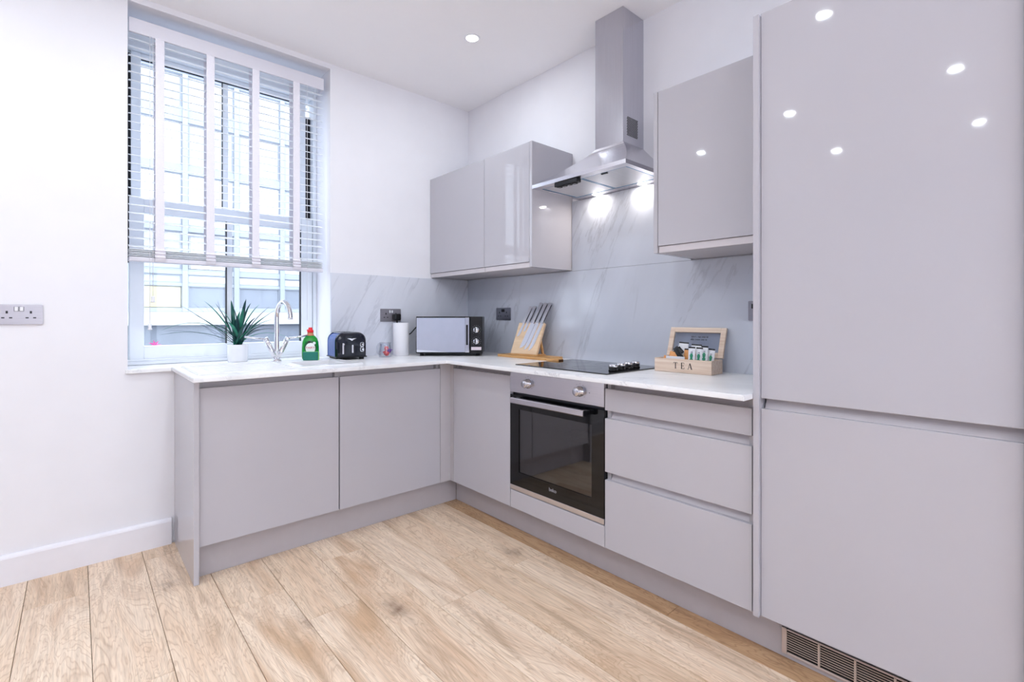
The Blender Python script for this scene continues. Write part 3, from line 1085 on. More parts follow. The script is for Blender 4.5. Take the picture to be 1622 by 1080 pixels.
# tap
tp = thing('tap', 'chrome kitchen tap with swan-neck spout, V-shaped base and two lever handles', 'tap', (-1.372, -0.105, zr))
t = MB()
t.lathe([(0, 0), (0.026, 0), (0.026, 0.005), (0.019, 0.010), (0.016, 0.016), (0.0, 0.016)], 28)
t.build('base', 'chrome', tp)
ra = 0.064
dirv = Vector((0.25, -0.97, 0)).normalized()
path = [(0, 0, 0.012), (0, 0, 0.06), (0, 0, 0.12), (0, 0, 0.18), (0, 0, 0.235)]
for i in range(1, 15):
    a = PI - (PI - 0.12) * i / 14 * 1.02
    path.append(tuple(dirv * (ra + ra * math.cos(a)) + Vector((0, 0, 0.235 + ra * 1.35 * math.sin(a)))))
last = Vector(path[-1])
path.append(tuple(last + Vector((0, 0, -0.012))))
t = MB().tube(path, [0.0125] * 4 + [0.0120] * (len(path) - 4), 16)
t.build('spout', 'chrome', tp)
for sgn in (-1, 1):
    arm = MB().tube([(0, 0, 0.010), (sgn * 0.022, 0, 0.050), (sgn * 0.050, 0, 0.112)], [0.012, 0.0135, 0.0145], 16)
    ao = arm.build('valve_arm', 'chrome', tp)
    ax = Vector((sgn * 0.050, 0, 0.112))
    dd = Vector((sgn * 0.41, 0, 0.91))
    cap = MB().cyl(ax + dd * 0.0005, ax + dd * 0.018, 0.0152, 0.0135, 20)
    co = cap.build('handle_head', 'chrome', tp)
    p0 = ax + dd * 0.012
    MB().tube([p0, p0 + Vector((sgn * 0.045, -0.004, 0.004)), p0 + Vector((sgn * 0.105, -0.010, 0.014))], [0.0062, 0.0056, 0.0048], 12).build('lever', 'chrome', co)

# hob
hb_ = thing('hob', 'black ceramic glass hob with four silver knobs along its right edge', 'hob', (-0.26, -1.36, ZW1 + 0.0004))
MB().box((-0.492, -1.648, ZW1 + 0.0004), (-0.045, -1.066, ZW1 + 0.0052), 0.0012).build('glass', 'hobglass', hb_, world=True)
zg = ZW1 + 0.0054
for x, y in ((-0.375, -1.596), (-0.305, -1.588), (-0.235, -1.580), (-0.165, -1.572)):
    kb = MB().lathe([(0, 0), (0.021, 0), (0.022, 0.003), (0.019, 0.009), (0, 0.009)], 28, (x, y, zg)).build('knob', 'black_gloss', hb_, world=True)
    MB().lathe([(0, 0.0), (0.0205, 0.0), (0.0205, 0.018), (0.019, 0.020), (0, 0.020)], 28, (x, y, zg + 0.0092)).build('knob_cap', 'chrome', kb, world=True)
zn = MB()
for (x, y, r) in ((-0.37, -1.20, 0.09), (-0.15, -1.20, 0.07), (-0.36, -1.43, 0.072), (-0.15, -1.43, 0.09)):
    zn.lathe([(r - 0.0012, 0.0), (r - 0.0012, 0.00012), (r, 0.00012), (r, 0.0)], 48, (x, y, ZW1 + 0.00525))
zn.build('cooking_zone_rings', plain('grey_zone_print', (70, 70, 76), 0.3), hb_, world=True)

# ================================================================== SPLASHBACKS
tag(MB().box((WX1 + 0.0005, -0.0102, ZW0), (-0.0105, -0.0004, 1.388), 0.0008).build('splashback', 'splash_a'), 'grey marble splashback slab on the window wall behind the toaster', 'splashback')
tag(MB().box((-0.0102, -2.2705, ZW0), (-0.0004, -0.0004, 1.3885), 0.0008).build('splashback', 'splash'), 'long grey marble splashback slab behind the hob and tea box', 'splashback')
tag(MB().box((-0.0102, -1.7750, 1.3895), (-0.0004, -1.0300, 1.7965), 0.0008).build('splashback', 'splash'), 'grey marble splashback slab between the wall cabinets directly under the hood', 'splashback')

# ================================================================== WALL CABINETS
DW = 0.334


def wall_cab(name, label, y0, y1, zt=2.081, end=None, endleft=False):
    t = thing(name, label, 'cabinet', (-0.17, 0.5 * (y0 + y1), 1.393))
    carc_b(t, y0, y1, -DW + T + 0.001, 1.3935, zt - 0.001, top=True, x1=-0.0008)
    MB().box((-DW, y0 + 0.0012, 1.4225), (-DW + T, y1 - 0.0012, zt), 0.0015).build('door', 'gloss', t, world=True)
    MB().box((-DW + 0.007, y0 + 0.001, 1.3935), (-DW + T + 0.0005, y1 - 0.001, 1.4215), 0.001).build('handle_channel', 'rail', t, world=True)
    return t


w1 = wall_cab('wall_cabinet', 'wide cashmere gloss wall cabinet in the corner above the microwave', -0.6090, -0.0015)
w2 = wall_cab('wall_cabinet', 'cashmere gloss wall cabinet directly left of the cooker hood', -1.0050, -0.6098)
MB().box((-DW - 0.0, -1.0268, 1.3935), (-0.0008, -1.0058, 2.0815), 0.001).build('end_panel', 'gloss', w2, world=True)
w3 = wall_cab('wall_cabinet', 'cashmere gloss wall cabinet between the cooker hood and the tall unit', -2.2690, -1.7968)
MB().box((-DW - 0.0, -1.7955, 1.3935), (-0.0008, -1.7765, 2.0815), 0.001).build('end_panel', 'gloss', w3, world=True)

# ================================================================== COOKER HOOD
hy0, hy1 = -1.672, -1.082
hx = -0.388
cy0, cy1, cx = -1.510, -1.338, -0.180
hz0, hz1 = 1.798, 1.816
cz = 1.985
ho = thing('cooker_hood', 'stainless steel chimney cooker hood over the hob', 'hood', (-0.2, -1.376, hz0))
ch = MB()
ch.box((cx, cy0, cz), (-0.0008, cy1, H - 0.0008), 0.0012)
ch.build('chimney', 'steel', ho, world=True)
VXA, VZA = -0.144, 2.026
pf = MB()
for i in range(10):
    for j in range(14):
        if True:
            xx = VXA + i * 0.0092 + (0.0046 if j % 2 else 0)
            z = VZA + j * 0.0068
            Mh = Matrix.Translation((xx, cy0 - 0.0002, z)) @ Matrix.Rotation(PI / 2, 4, 'X')
            pf.lathe([(0, 0.0004), (0.0033, 0.0004), (0.0033, 0)], 8, M=Mh, smooth=False)
pfo = pf.build('vent_holes', 'black', ho, world=True)
# canopy: lofted from chimney foot to rim with a concave sweep
n = 12
rings = []
for i in range(n + 1):
    t = i / n
    z = cz + 0.0 + (hz1 - cz) * t
    k = t ** 1.35
    rings.append([(cx + (hx - cx) * k, cy0 + (hy0 - cy0) * t ** 1.05), (cx + (hx - cx) * k, cy1 + (hy1 - cy1) * t ** 1.05), (-0.0008, cy1 + (hy1 - cy1) * t ** 1.05), (-0.0008, cy0 + (hy0 - cy0) * t ** 1.05), z])
ca = MB()
vs = [(p[0], p[1], r[4]) for r in rings for p in r[:4]]
fs = []
for i in range(n):
    for k in range(4):
        fs.append((i * 4 + k, i * 4 + (k + 1) % 4, (i + 1) * 4 + (k + 1) % 4, (i + 1) * 4 + k))
ca.add(vs, fs)
cao = ca.build('canopy', 'steel_y', ho, world=True)
rim = MB()
rim.box((hx, hy0, hz0), (hx + 0.003, hy1, hz1))
rim.box((hx + 0.003, hy0, hz0), (-0.0008, hy0 + 0.003, hz1))
rim.box((hx + 0.003, hy1 - 0.003, hz0), (-0.0008, hy1, hz1))
rim.box((hx, hy0, hz0 - 0.0008), (hx + 0.045, hy1, hz0))
rim.box((hx + 0.045, hy0, hz0 - 0.0008), (-0.0008, hy0 + 0.028, hz0))
rim.box((hx + 0.045, hy1 - 0.028, hz0 - 0.0008), (-0.0008, hy1, hz0))
rim.box((-0.062, hy0 + 0.028, hz0 - 0.0008), (-0.0008, hy1 - 0.028, hz0))
rim.build('rim', 'steel_y', ho, world=True)
ym = 0.5 * (hy0 + hy1)
for a, b in ((hy0 + 0.028, ym), (ym, hy1 - 0.028)):
    fo = MB().box((hx + 0.046, a + 0.003, hz0 + 0.001), (-0.063, b - 0.003, hz0 + 0.006), 0.001).build('grease_filter', 'filter', ho, world=True)
    fe = MB()
    frame_rect(fe, a + 0.003, b - 0.003, 0, 1, 0, 1, 0.2, 0.2, 0.2, 0.2) if False else None
    x0, x1, y0, y1 = hx + 0.046, -0.063, a + 0.003, b - 0.003
    e = 0.005
    zz = hz0 + 0.0002
    fe.box((x0, y0, zz), (x0 + e, y1, zz + 0.0007)).box((x1 - e, y0, zz), (x1, y1, zz + 0.0007)).box((x0 + e, y0, zz), (x1 - e, y0 + e, zz + 0.0007)).box((x0 + e, y1 - e, zz), (x1 - e, y1, zz + 0.0007))
    fe.build('film_edge', 'film', fo, world=True)
    MB().box((hx + 0.056, 0.5 * (a + b) - 0.018, hz0 - 0.004), (hx + 0.066, 0.5 * (a + b) + 0.018, hz0 + 0.0008), 0.001).build('catch', 'black', fo, world=True)
sb = MB()
sb.box((hx + 0.008, -1.385, hz0 - 0.022), (hx + 0.040, -1.235, hz0 - 0.001), 0.003)
sbo = sb.build('switch_box', 'black', ho, world=True)
for i in range(4):
    MB().box((hx + 0.012, -1.370 + i * 0.033, hz0 - 0.0262), (hx + 0.034, -1.348 + i * 0.033, hz0 - 0.0222), 0.002).build('button', 'black_gloss', sbo, world=True)
MT['lamp'] = emit('lamp_lens', (255, 252, 246), 40.0)


def add_light(name, parent, loc, size, power, col, spread=PI):
    ld = bpy.data.lights.new(name, 'AREA')
    ld.shape = 'DISK'
    ld.size = size
    ld.energy = power
    ld.color = col
    ld.spread = spread
    lo = bpy.data.objects.new(name, ld)
    COL.objects.link(lo)
    lo.parent = parent
    lo.location = loc
    return lo


for y in (-1.235, -1.525):
    ln = MB().lathe([(0, -0.0012), (0.020, -0.0012), (0.022, -0.0002)], 20, (-0.040, y, hz0 - 0.0012)).build('lamp_lens', 'lamp', ho, world=True)
    add_light('lamp', ho, Vector((-0.040, y, hz0 - 0.006)) - Vector(ho.location), 0.03, 0.65, (1.0, 0.93, 0.84))

# ================================================================== CEILING DOWNLIGHTS
dl_pos = [(-0.564, -0.792), (-1.70, -0.76), (-1.68, -2.147), (-2.90, -2.517), (-2.86, -1.593), (-2.82, -0.722), (-4.08, -1.583), (-4.15, -2.525)]
lab = ['round white recessed downlight in the ceiling, the one lit in view above the corner']
fl_ = thing('fill_uplighter', 'unseen white uplighter added behind the camera as fill light', 'lamp', (-3.0, -4.4, 0.0))  # lamp added out of view to brighten the ceiling
MB().lathe([(0, 0), (0.14, 0), (0.14, 0.012), (0.02, 0.02), (0, 0.02)], 32).build('base', 'white_plastic', fl_)
MB().cyl((0, 0, 0.0202), (0, 0, 1.66), 0.011, n=16).build('pole', 'white_plastic', fl_)
MB().lathe([(0.02, 1.6602), (0.06, 1.67), (0.15, 1.73), (0.17, 1.77), (0.166, 1.77), (0.146, 1.735), (0.06, 1.676), (0.0, 1.672)], 36).build('bowl', 'white_plastic', fl_)
ul = add_light('lamp', fl_, (0, 0, 1.775), 0.28, FILL_UPLIGHT_W, (0.88, 0.94, 1.0))
ul.rotation_euler = (PI, 0, 0)
refl = {1: 'recessed ceiling downlight above the frame, over the sink run', 2: 'recessed downlight mirrored as the large spot at the top left of the tall unit door',
        3: 'recessed downlight mirrored as the larger right-hand spot on the tall unit door', 4: 'recessed downlight mirrored as the left-hand spot below the top one on the tall unit door',
        5: 'recessed downlight mirrored as the single spot on the wall cabinet beside the tall unit', 6: 'recessed downlight mirrored as the lowest spot on the tall unit door',
        7: 'recessed downlight mirrored as the small far-right spot on the tall unit door', 8: 'recessed ceiling downlight in the far left corner of the room'}
dl0 = None
for i, (x, y) in enumerate(dl_pos):
    if dl0 is None:
        dl0 = thing('downlight', lab[0], 'light', (x, y, H), 0, 'recessed ceiling downlights')
        MB().lathe([(0.031, -0.0005), (0.033, -0.004), (0.040, -0.0045), (0.044, -0.002), (0.0445, -0.0003)], 36).build('trim_ring', 'white_plastic', dl0)
        MB().lathe([(0, -0.0022), (0.0312, -0.0022)], 28).build('lens', 'lamp', dl0)
        o = dl0
    else:
        o = dup(dl0, (x, y, H), None, refl.get(i, 'recessed ceiling downlight in the part of the room behind the camera'))
    add_light('lamp', o, (0, 0, -0.006), 0.06, LAMP_W, LAMP_COL)


# ================================================================== SOCKETS
def socket(name, label, c, wall, plate, holes, double=True, black_lower=False):
    """c: centre on the wall; wall 'a' faces -y, wall 'b' faces -x"""
    o = thing(name, label, 'socket', c, 0 if wall == 'a' else -PI / 2)
    w, h = (0.146, 0.0835) if double else (0.0860, 0.0835)
    MB().prism(rrect(-w / 2, -h / 2, w / 2, h / 2, 0.004), 1, -0.0002, -0.0060).build('plate', plate, o)
    rims = MB()
    rims.prism(rrect(-w / 2 + 0.005, -h / 2 + 0.005, w / 2 - 0.005, h / 2 - 0.005, 0.003), 1, -0.0060, -0.0072)
    rims.build('face', plate, o)
    hl = MB()
    for sx in ((-0.036, 0.036) if double else (0,)):
        hl.box((sx - 0.0035, -0.0078, 0.004), (sx + 0.0035, -0.0071, 0.015))
        for k in (-0.0115, 0.0115):
            hl.box((sx + k - 0.0048, -0.0078, -0.0165), (sx + k + 0.0048, -0.0071, -0.0115))
    hl.build('pin_holes', 'black', o)
    rim2 = MB()
    for sx in ((-0.036, 0.036) if double else (0,)):
        for (cx_, cz_, rw, rh) in ((sx, 0.0095, 0.0062, 0.0085), (sx - 0.0115, -0.014, 0.008, 0.0055), (sx + 0.0115, -0.014, 0.008, 0.0055)):
            rim2.prism(rrect(cx_ - rw, cz_ - rh, cx_ + rw, cz_ + rh, 0.003, 3), 1, -0.0070, -0.0074)
    rim2.build('pin_surround', holes, o)
    for k in ((-0.0082, 0.0082) if double else (0.026,)):
        MB().box((k - 0.0072, -0.0072, 0.013), (k + 0.0072, -0.0078, 0.033)).build('switch_gap', 'black', o)
        MB().box((k - 0.0056, -0.0074, 0.0145), (k + 0.0056, -0.0105, 0.0325), 0.001).build('rocker_switch', 'white_plastic' if holes == 'nickel' else 'black', o)
    return o


socket('double_socket', 'satin metal double socket with white switches on the bare wall left of the window', (-2.365, -0.0006, 1.131), 'a', 'nickel', 'nickel')
MT['nickel_dark'] = brushed('dark_satin_nickel', (138, 138, 148), 0.34, 0)
socket('double_socket', 'metal double socket on the marble splashback above the kitchen roll, a black plug in it', (-0.644, -0.0108, 1.131), 'a', 'nickel', 'nickel')
socket('double_socket', 'dark double socket with black switches on the splashback between microwave and knife block', (-0.0108, -0.418, 1.140), 'b', 'nickel_dark', 'nickel_dark')
sw = thing('socket_outlet', 'metal socket plate half hidden behind the edge of the tall unit', 'socket', (-0.0108, -2.105, 1.1465), -PI / 2)
MB().prism(rrect(-0.062, -0.0425, 0.084, 0.0425, 0.004), 1, -0.0002, -0.0075).build('plate', 'nickel_dark', sw)
MB().box((-0.048, -0.0076, 0.010), (-0.036, -0.0105, 0.030), 0.001).build('rocker_switch', 'black', sw)

pg = thing('plug', 'black mains plug with cable in the double socket behind the kitchen roll', 'plug', (-0.608, -0.0195, 1.121))
m = MB().box((-0.024, -0.030, -0.024), (0.024, 0.0, 0.020), 0.009, 3)
m.build('plug_body', 'black', pg)
cab = MB().tube([(0, -0.014, -0.018), (0, -0.014, -0.05), (0.01, -0.02, -0.11), (0.05, -0.024, -0.135), (0.10, -0.02, -0.11), (0.15, -0.022, -0.060), (0.19, -0.020, -0.052)], 0.0042, 10)
cab.build('cable', 'black', pg)

# ================================================================== PLANT ON THE WINDOW BOARD
px, py = -1.513, 0.112
pl = thing('potted_plant', 'spiky green spider-like plant in a white ribbed pot on the window board', 'plant', (px, py, 0.8714))
pot = MB()
prof = [(0.0, 0.0), (0.047, 0.0), (0.0485, 0.004), (0.0525, 0.092), (0.0520, 0.096), (0.0480, 0.096), (0.0475, 0.088), (0.0, 0.086)]
pot.lathe(prof, 40)
pot.build('pot', 'ceramic', pl)
MB().lathe([(0, 0.0885), (0.0470, 0.0885), (0.0470, 0.087)], 24).build('soil', plain('dark_soil', (50, 42, 36), 0.95, var=0.3, scale=150, bump=0.4), pl)


def leafmat(name, a, b):
    m = NT(name)
    nz = m.n('TexNoise')
    nz.inputs['Scale'].default_value = 1
    nz.inputs['Detail'].default_value = 3
    m.l(m.coords((60, 60, 9), rnd=5), nz.inputs['Vector'])
    m.l(m.ramp(nz.outputs[0], [(0.35, lin(a)), (0.65, lin(b))]), m.b.inputs['Base Color'])
    m.b.inputs['Roughness'].default_value = 0.4
    return m.m


LM = [leafmat('dark_green_leaf', (10, 62, 58), (22, 92, 82)), leafmat('mid_green_leaf', (26, 112, 92), (52, 140, 112)), leafmat('deep_teal_leaf', (6, 44, 52), (16, 70, 70))]


def leaf(tip, h, width, sag, mat, root=(0, 0), fold=0.35):
    """strap leaf from the pot rising to height h and bending over to tip"""
    r0 = Vector((root[0], root[1], 0.09))
    tp_ = Vector(tip)
    mid = r0 + (tp_ - r0) * 0.45
    mid.z = max(mid.z, h)
    n = 12
    d = Vector((tp_.x - r0.x, tp_.y - r0.y, 0))
    d = d.normalized() if d.length > 1e-4 else Vector((1, 0, 0))
    sdir = Vector((-d.y, d.x, 0))
    vs, fs = [], []
    for i in range(n + 1):
        t = i / n
        p = r0 * (1 - t) ** 2 + mid * 2 * t * (1 - t) + tp_ * t * t
        w = width * (0.55 + 0.9 * t - 0.2 * t * t) * (1 - t ** 2.2) + 0.0004
        tang = (mid - r0) * (2 * (1 - t)) + (tp_ - mid) * (2 * t)
        nrm = tang.cross(sdir).normalized()
        vs += [p - sdir * w * 0.5 + nrm * w * fold * 0.5, p - nrm * 0.0, p + sdir * w * 0.5 + nrm * w * fold * 0.5]
        if i:
            a = (i - 1) * 3
            fs += [(a, a + 1, a + 4, a + 3), (a + 1, a + 2, a + 5, a + 4)]
    mb_ = MB().add(vs, fs, True)
    o = mb_.build('leaf', mat, pl, recalc=False)
    md = o.modifiers.new('thickness', 'SOLIDIFY')
    md.thickness = 0.0008
    return o


rl = random.Random(11)
VR = Vector((0.7453, -0.6667, 0))        # rightward in the room as one looks at the plant


def ltip(right, depth, z):
    """right>0 leans to the room side, right<0 along the wall"""
    if right < 0:
        return (right * 1.32, depth, z)
    return (right * 0.80, -right * 0.62 + depth, z)


spec = [(-0.270, -0.03, 0.158, 0.200), (-0.262, 0.0, 0.180, 0.285), (-0.170, -0.05, 0.268, 0.20), (-0.205, 0.01, 0.312, 0.22), (-0.128, -0.04, 0.335, 0.25),
        (-0.085, -0.02, 0.322, 0.24), (-0.030, -0.03, 0.342, 0.26), (-0.060, 0.02, 0.290, 0.24), (0.040, -0.02, 0.348, 0.28), (0.062, -0.03, 0.325, 0.27),
        (0.110, -0.02, 0.318, 0.25), (0.165, -0.01, 0.305, 0.23), (0.190, -0.02, 0.285, 0.21), (0.150, -0.05, 0.262, 0.20), (0.225, -0.03, 0.170, 0.215),
        (0.205, 0.0, 0.205, 0.22), (0.262, -0.01, 0.135, 0.20), (0.130, 0.0, 0.178, 0.18), (-0.110, -0.03, 0.205, 0.21), (0.015, -0.06, 0.295, 0.25),
        (-0.010, -0.05, 0.255, 0.22), (0.035, -0.07, 0.215, 0.20), (-0.050, -0.08, 0.222, 0.20), (0.085, -0.05, 0.245, 0.22), (-0.015, 0.03, 0.310, 0.25),
        (0.020, 0.03, 0.28, 0.24), (-0.075, -0.06, 0.175, 0.17), (0.100, -0.06, 0.195, 0.18), (0.175, -0.04, 0.235, 0.21)]
for i, (rr_, dd_, zz_, hh_) in enumerate(spec):
    short = abs(rr_) < 0.06
    leaf(ltip(rr_, dd_, zz_), hh_, 0.029 if short else (0.021 if abs(rr_) < 0.15 else 0.014), 0.1, LM[i % 3], (rl.uniform(-0.016, 0.016), rl.uniform(-0.016, 0.016)))

# ================================================================== WASHING-UP BOTTLE AND SPONGE
def face_cam(x, y):
    dx, dy = cam.location.x - x, cam.location.y - y
    return math.atan2(dx, -dy)


bxp, byp = -1.190, -0.098
bt = thing('washing_up_bottle', 'green washing-up liquid bottle with red cap behind the sponge', 'bottle', (bxp, byp, zr + 0.0003), face_cam(bxp, byp))
green = plain('green_liquid', (18, 160, 52), 0.12, var=0.06, trans=0.25, coat=0.3)
bp = [(0, 0), (0.040, 0), (0.044, 0.005), (0.0455, 0.03), (0.0450, 0.07), (0.0425, 0.098), (0.036, 0.118), (0.026, 0.130), (0.0205, 0.134), (0, 0.134)]
MB().lathe(bp, 36, sy=0.56).build('body', green, bt)
MB().lathe([(0, 0.1342), (0.0200, 0.1342), (0.0185, 0.139), (0.0165, 0.143), (0.0160, 0.152), (0.0, 0.152)], 28, sy=0.72).build('neck', plain('amber_clear_neck', (236, 160, 118), 0.2, trans=0.3), bt)
cpm = MB()
cpm.lathe([(0, 0.1522), (0.0165, 0.1522), (0.0172, 0.155), (0.0165, 0.165), (0.011, 0.168), (0.0105, 0.178), (0.0085, 0.1805), (0, 0.1805)], 28, sy=0.9)
cpm.box((-0.019, -0.006, 0.1600), (-0.006, 0.006, 0.1690), 0.003)
cpm.build('cap', plain('red_cap', (232, 32, 44), 0.3), bt)


def ell_patch(rx, rz, cz_, n, mul, grow=0.0006):
    """oval label wrapped on the bottle's front"""
    vs = [(0, -(0.0452 * 0.56) - grow, cz_)]
    k = 6
    for j in range(1, k + 1):
        for i in range(n):
            a = 2 * PI * i / n
            x, z = rx * j / k * math.cos(a), cz_ + rz * j / k * math.sin(a)
            R = 0.0455 if z < 0.07 else 0.0455 - (z - 0.07) * 0.105
            y = -0.56 * math.sqrt(max(0, R * R - x * x)) - grow
            vs.append((x, y, z))
    fs = [(0, 1 + i, 1 + (i + 1) % n) for i in range(n)]
    for j in range(1, k):
        a0, b0 = 1 + (j - 1) * n, 1 + j * n
        fs += [(a0 + i, b0 + i, b0 + (i + 1) % n, a0 + (i + 1) % n) for i in range(n)]
    return vs, fs


vs, fs = ell_patch(0.0330, 0.041, 0.066, 32, 1, 0.0004)
lb = MB().add(vs, fs, True).build('label', plain('dark_green_label', (10, 88, 44), 0.35), bt)
vs, fs = ell_patch(0.0255, 0.031, 0.063, 32, 1, 0.0008)
lw = MB().add(vs, fs, True).build('label_roundel', plain('white_label', (246, 244, 246), 0.4), bt)
Mt = Matrix.Translation((0, -0.0268, 0.066)) @ Matrix.Rotation(PI / 2, 4, 'X')
tx = MB().text('FAIRY', 0.0175, Mt)
for v_ in tx.bm.verts:
    x = v_.co.x
    v_.co.y = -0.56 * math.sqrt(max(0, 0.0455 ** 2 - x * x)) - (0.0016 if v_.co.y < -0.0268 else 0.0011)
tx.build('lettering', plain('red_print', (214, 40, 70), 0.4), lw)
for q, (ax_, az_, rr_) in enumerate(((0.020, 0.092, 0.008), (-0.006, 0.099, 0.007))):
    vs = [(ax_ + rr_ * math.cos(a * PI / 8), -0.0262 + abs(ax_) * 0.12, az_ + rr_ * math.sin(a * PI / 8)) for a in range(16)]
    MB().add(vs, [tuple(range(16))]).build('label_dot', 'white_plastic' if q == 0 else 'black', bt)

spx, spy = -1.213, -0.170
sp = thing('sponge', 'green and yellow scouring sponge standing on edge in front of the green bottle', 'sponge', (spx, spy, zr + 0.0003), -0.60)
MB().box((-0.040, -0.009, 0), (0.040, -0.0005, 0.047), 0.002).build('scourer', plain('green_scourer', (48, 124, 110), 0.95, var=0.2, scale=400, bump=0.6), sp)
MB().box((-0.040, 0.0, 0), (0.0400, 0.022, 0.047), 0.003).build('foam', plain('yellow_green_foam', (150, 226, 110), 0.9, var=0.1, scale=250, bump=0.4), sp)

# ================================================================== TOASTER
to = thing('toaster', 'dark blue four-slot toaster with chrome levers on the worktop right of the window', 'toaster', (-0.985, -0.115, ZW1 + 0.0003), math.radians(-6))
navy = plain('dark_navy_metallic', (10, 16, 32), 0.10, metal=0.1, var=0.02, coat=0.25)
blue = plain('navy_blue_window_sheen', (12, 74, 160), 0.22, metal=0.1, var=0.02, coat=0.15, spec=0.3)  # window's blue reflection painted into the navy shell colour
tw, td, th = 0.088, 0.098, 0.158


def arch(w, z0, z1, r, n=8):
    return [(-w, z0), (w, z0)] + arc(w - r, z1 - r, r, 0, PI / 2, n) + arc(-w + r, z1 - r, r, PI / 2, PI, n)


b = MB()
b.prism(arch(tw, 0.020, th - 0.004, 0.046), 1, -td + 0.022, td - 0.022)
b.build('shell', blue, to)
for s_ in (-1, 1):
    f = MB()
    steps = [(0.0, 0.0), (0.010, 0.003), (0.018, 0.009), (0.0225, 0.019)]
    prev = None
    rings_ = []
    for (dy, inset) in steps:
        rings_.append([(x * (tw - inset) / tw, s_ * (td - 0.0225 + dy), 0.020 + (z - 0.020) * (th - 0.02 - inset) / (th - 0.02)) for x, z in arch(tw + 0.0015, 0.019, th, 0.048)])
    nn = len(rings_[0])
    vs = [v for r_ in rings_ for v in r_]
    fs = [tuple(range((len(steps) - 1) * nn, len(steps) * nn)), tuple(range(nn))]
    for k in range(len(steps) - 1):
        for i in range(nn):
            fs.append((k * nn + i, k * nn + (i + 1) % nn, (k + 1) * nn + (i + 1) % nn, (k + 1) * nn + i))
    f.add(vs, fs, False)
    f.build('end_panel', navy, to)
MB().box((-tw - 0.003, -td + 0.002, 0.0125), (tw + 0.003, td - 0.002, 0.0195), 0.003).build('skirt', 'black', to)
for x in (-0.065, 0.065):
    for y in (-0.070, 0.070):
        MB().cyl((x, y, 0), (x, y, 0.013), 0.014, 0.015, 18).build('foot', 'black', to)
for x in (-0.048, -0.018, 0.018, 0.048):
    sl_ = MB().box((x - 0.009, -0.066, th - 0.0045), (x + 0.009, 0.066, th - 0.0012), 0.001)
    so = sl_.build('slot_frame', 'chrome', to)
    MB().box((x - 0.0065, -0.063, th - 0.0014), (x + 0.0065, 0.063, th - 0.0009)).build('slot', 'black', so)
fy = -td - 0.0002
for x, z0, z1 in ((-0.050, 0.034, 0.098), (0.004, 0.040, 0.086)):
    MB().prism(rrect(x - 0.0045, z0, x + 0.0045, z1, 0.004), 1, fy, fy - 0.003).build('lever_track', 'chrome', to)
MB().box((-0.056, fy - 0.012, 0.086), (-0.044, fy - 0.0032, 0.096), 0.002).build('lever', 'chrome', to)
for z in (0.060, 0.088):
    ko = MB().prism(rrect(0.048, z - 0.014, 0.070, z + 0.012, 0.007), 1, fy, fy - 0.0025).build('dial_plate', 'chrome', to)
    MB().prism(rrect(0.051, z - 0.011, 0.067, z + 0.009, 0.005), 1, fy - 0.0026, fy - 0.0030).build('dial_face', 'black', ko)
    MB().cyl((0.061, fy - 0.0031, z - 0.001), (0.061, fy - 0.012, z - 0.001), 0.0062, 0.0055, 18).build('dial', 'chrome', ko)
MB().prism([(-0.028, 0.124), (-0.010, 0.117), (0, 0.109), (0.010, 0.117), (0.028, 0.124), (0.006, 0.1235), (0, 0.1215), (-0.006, 0.1235)], 1, fy, fy - 0.002).build('badge', 'chrome', to)

# ================================================================== GLASS JUG WITH SWEETS, KITCHEN ROLL
clear = pane_glass('clear_glass', (0.95, 0.96, 0.98), 0.16, 0.03, 0.85)
jx, jy = -0.755, -0.155
ju = thing('glass_jug', 'small clear glass jug with a handle between toaster and kitchen roll, red sweets inside', 'jug', (jx, jy, ZW1 + 0.0003), 0.1)
MB().lathe([(0, 0), (0.036, 0), (0.040, 0.006), (0.0405, 0.030), (0.036, 0.062), (0.033, 0.078), (0.036, 0.090), (0.0345, 0.090), (0.0312, 0.078), (0.034, 0.062), (0.0385, 0.030), (0.037, 0.007), (0, 0.005)], 36).build('body', clear, ju)
MB().tube([(-0.0365, -0.006, 0.078), (-0.052, -0.010, 0.082), (-0.064, -0.013, 0.066), (-0.066, -0.013, 0.046), (-0.056, -0.011, 0.026), (-0.041, -0.008, 0.018)], [0.0055, 0.006, 0.006, 0.006, 0.0055, 0.005], 12).build('handle', clear, ju)
redw = [plain('red_wrapper', (226, 62, 66), 0.25), plain('pink_red_wrapper', (238, 110, 112), 0.3), plain('purple_wrapper', (120, 70, 170), 0.3)]
swl = ['red wrapped sweet lowest in the glass jug', 'pink-red wrapped sweet topmost in the glass jug', 'purple wrapped sweet in the glass jug', 'red wrapped sweet on the right in the glass jug']
for i, (dx, dy, dz, k) in enumerate(((0.004, -0.014, 0.0205, 0), (0.008, 0.000, 0.0520, 1), (0.0215, -0.008, 0.0370, 2), (0.012, 0.017, 0.0230, 0))):
    so = thing('sweet', swl[i], 'sweet', (jx + dx, jy + dy, ZW1 + dz), i * 1.1)
    MB().lathe([(0, -0.015), (0.010, -0.012), (0.0145, 0), (0.010, 0.012), (0, 0.015)], 14).build('wrapped_centre', redw[k], so)
    MB().cyl((0.0140, 0, 0.002), (0.0180, 0, 0.008), 0.002, 0.006, 10).build('twist', redw[k], so)
    MB().cyl((-0.0140, 0, 0.002), (-0.0180, 0, 0.008), 0.002, 0.006, 10).build('twist', redw[k], so)
kr = thing('kitchen_roll', 'white kitchen roll standing upright left of the microwave', 'paper roll', (-0.622, -0.112, ZW1 + 0.0003))
paper = plain('embossed_white_paper', (240, 238, 243), 0.95, var=0.02, scale=260, bump=0.5)
MB().lathe([(0.020, 0), (0.049, 0), (0.0505, 0.002), (0.0505, 0.207), (0.049, 0.209), (0.020, 0.209), (0.020, 0)], 44).build('paper', paper, kr)
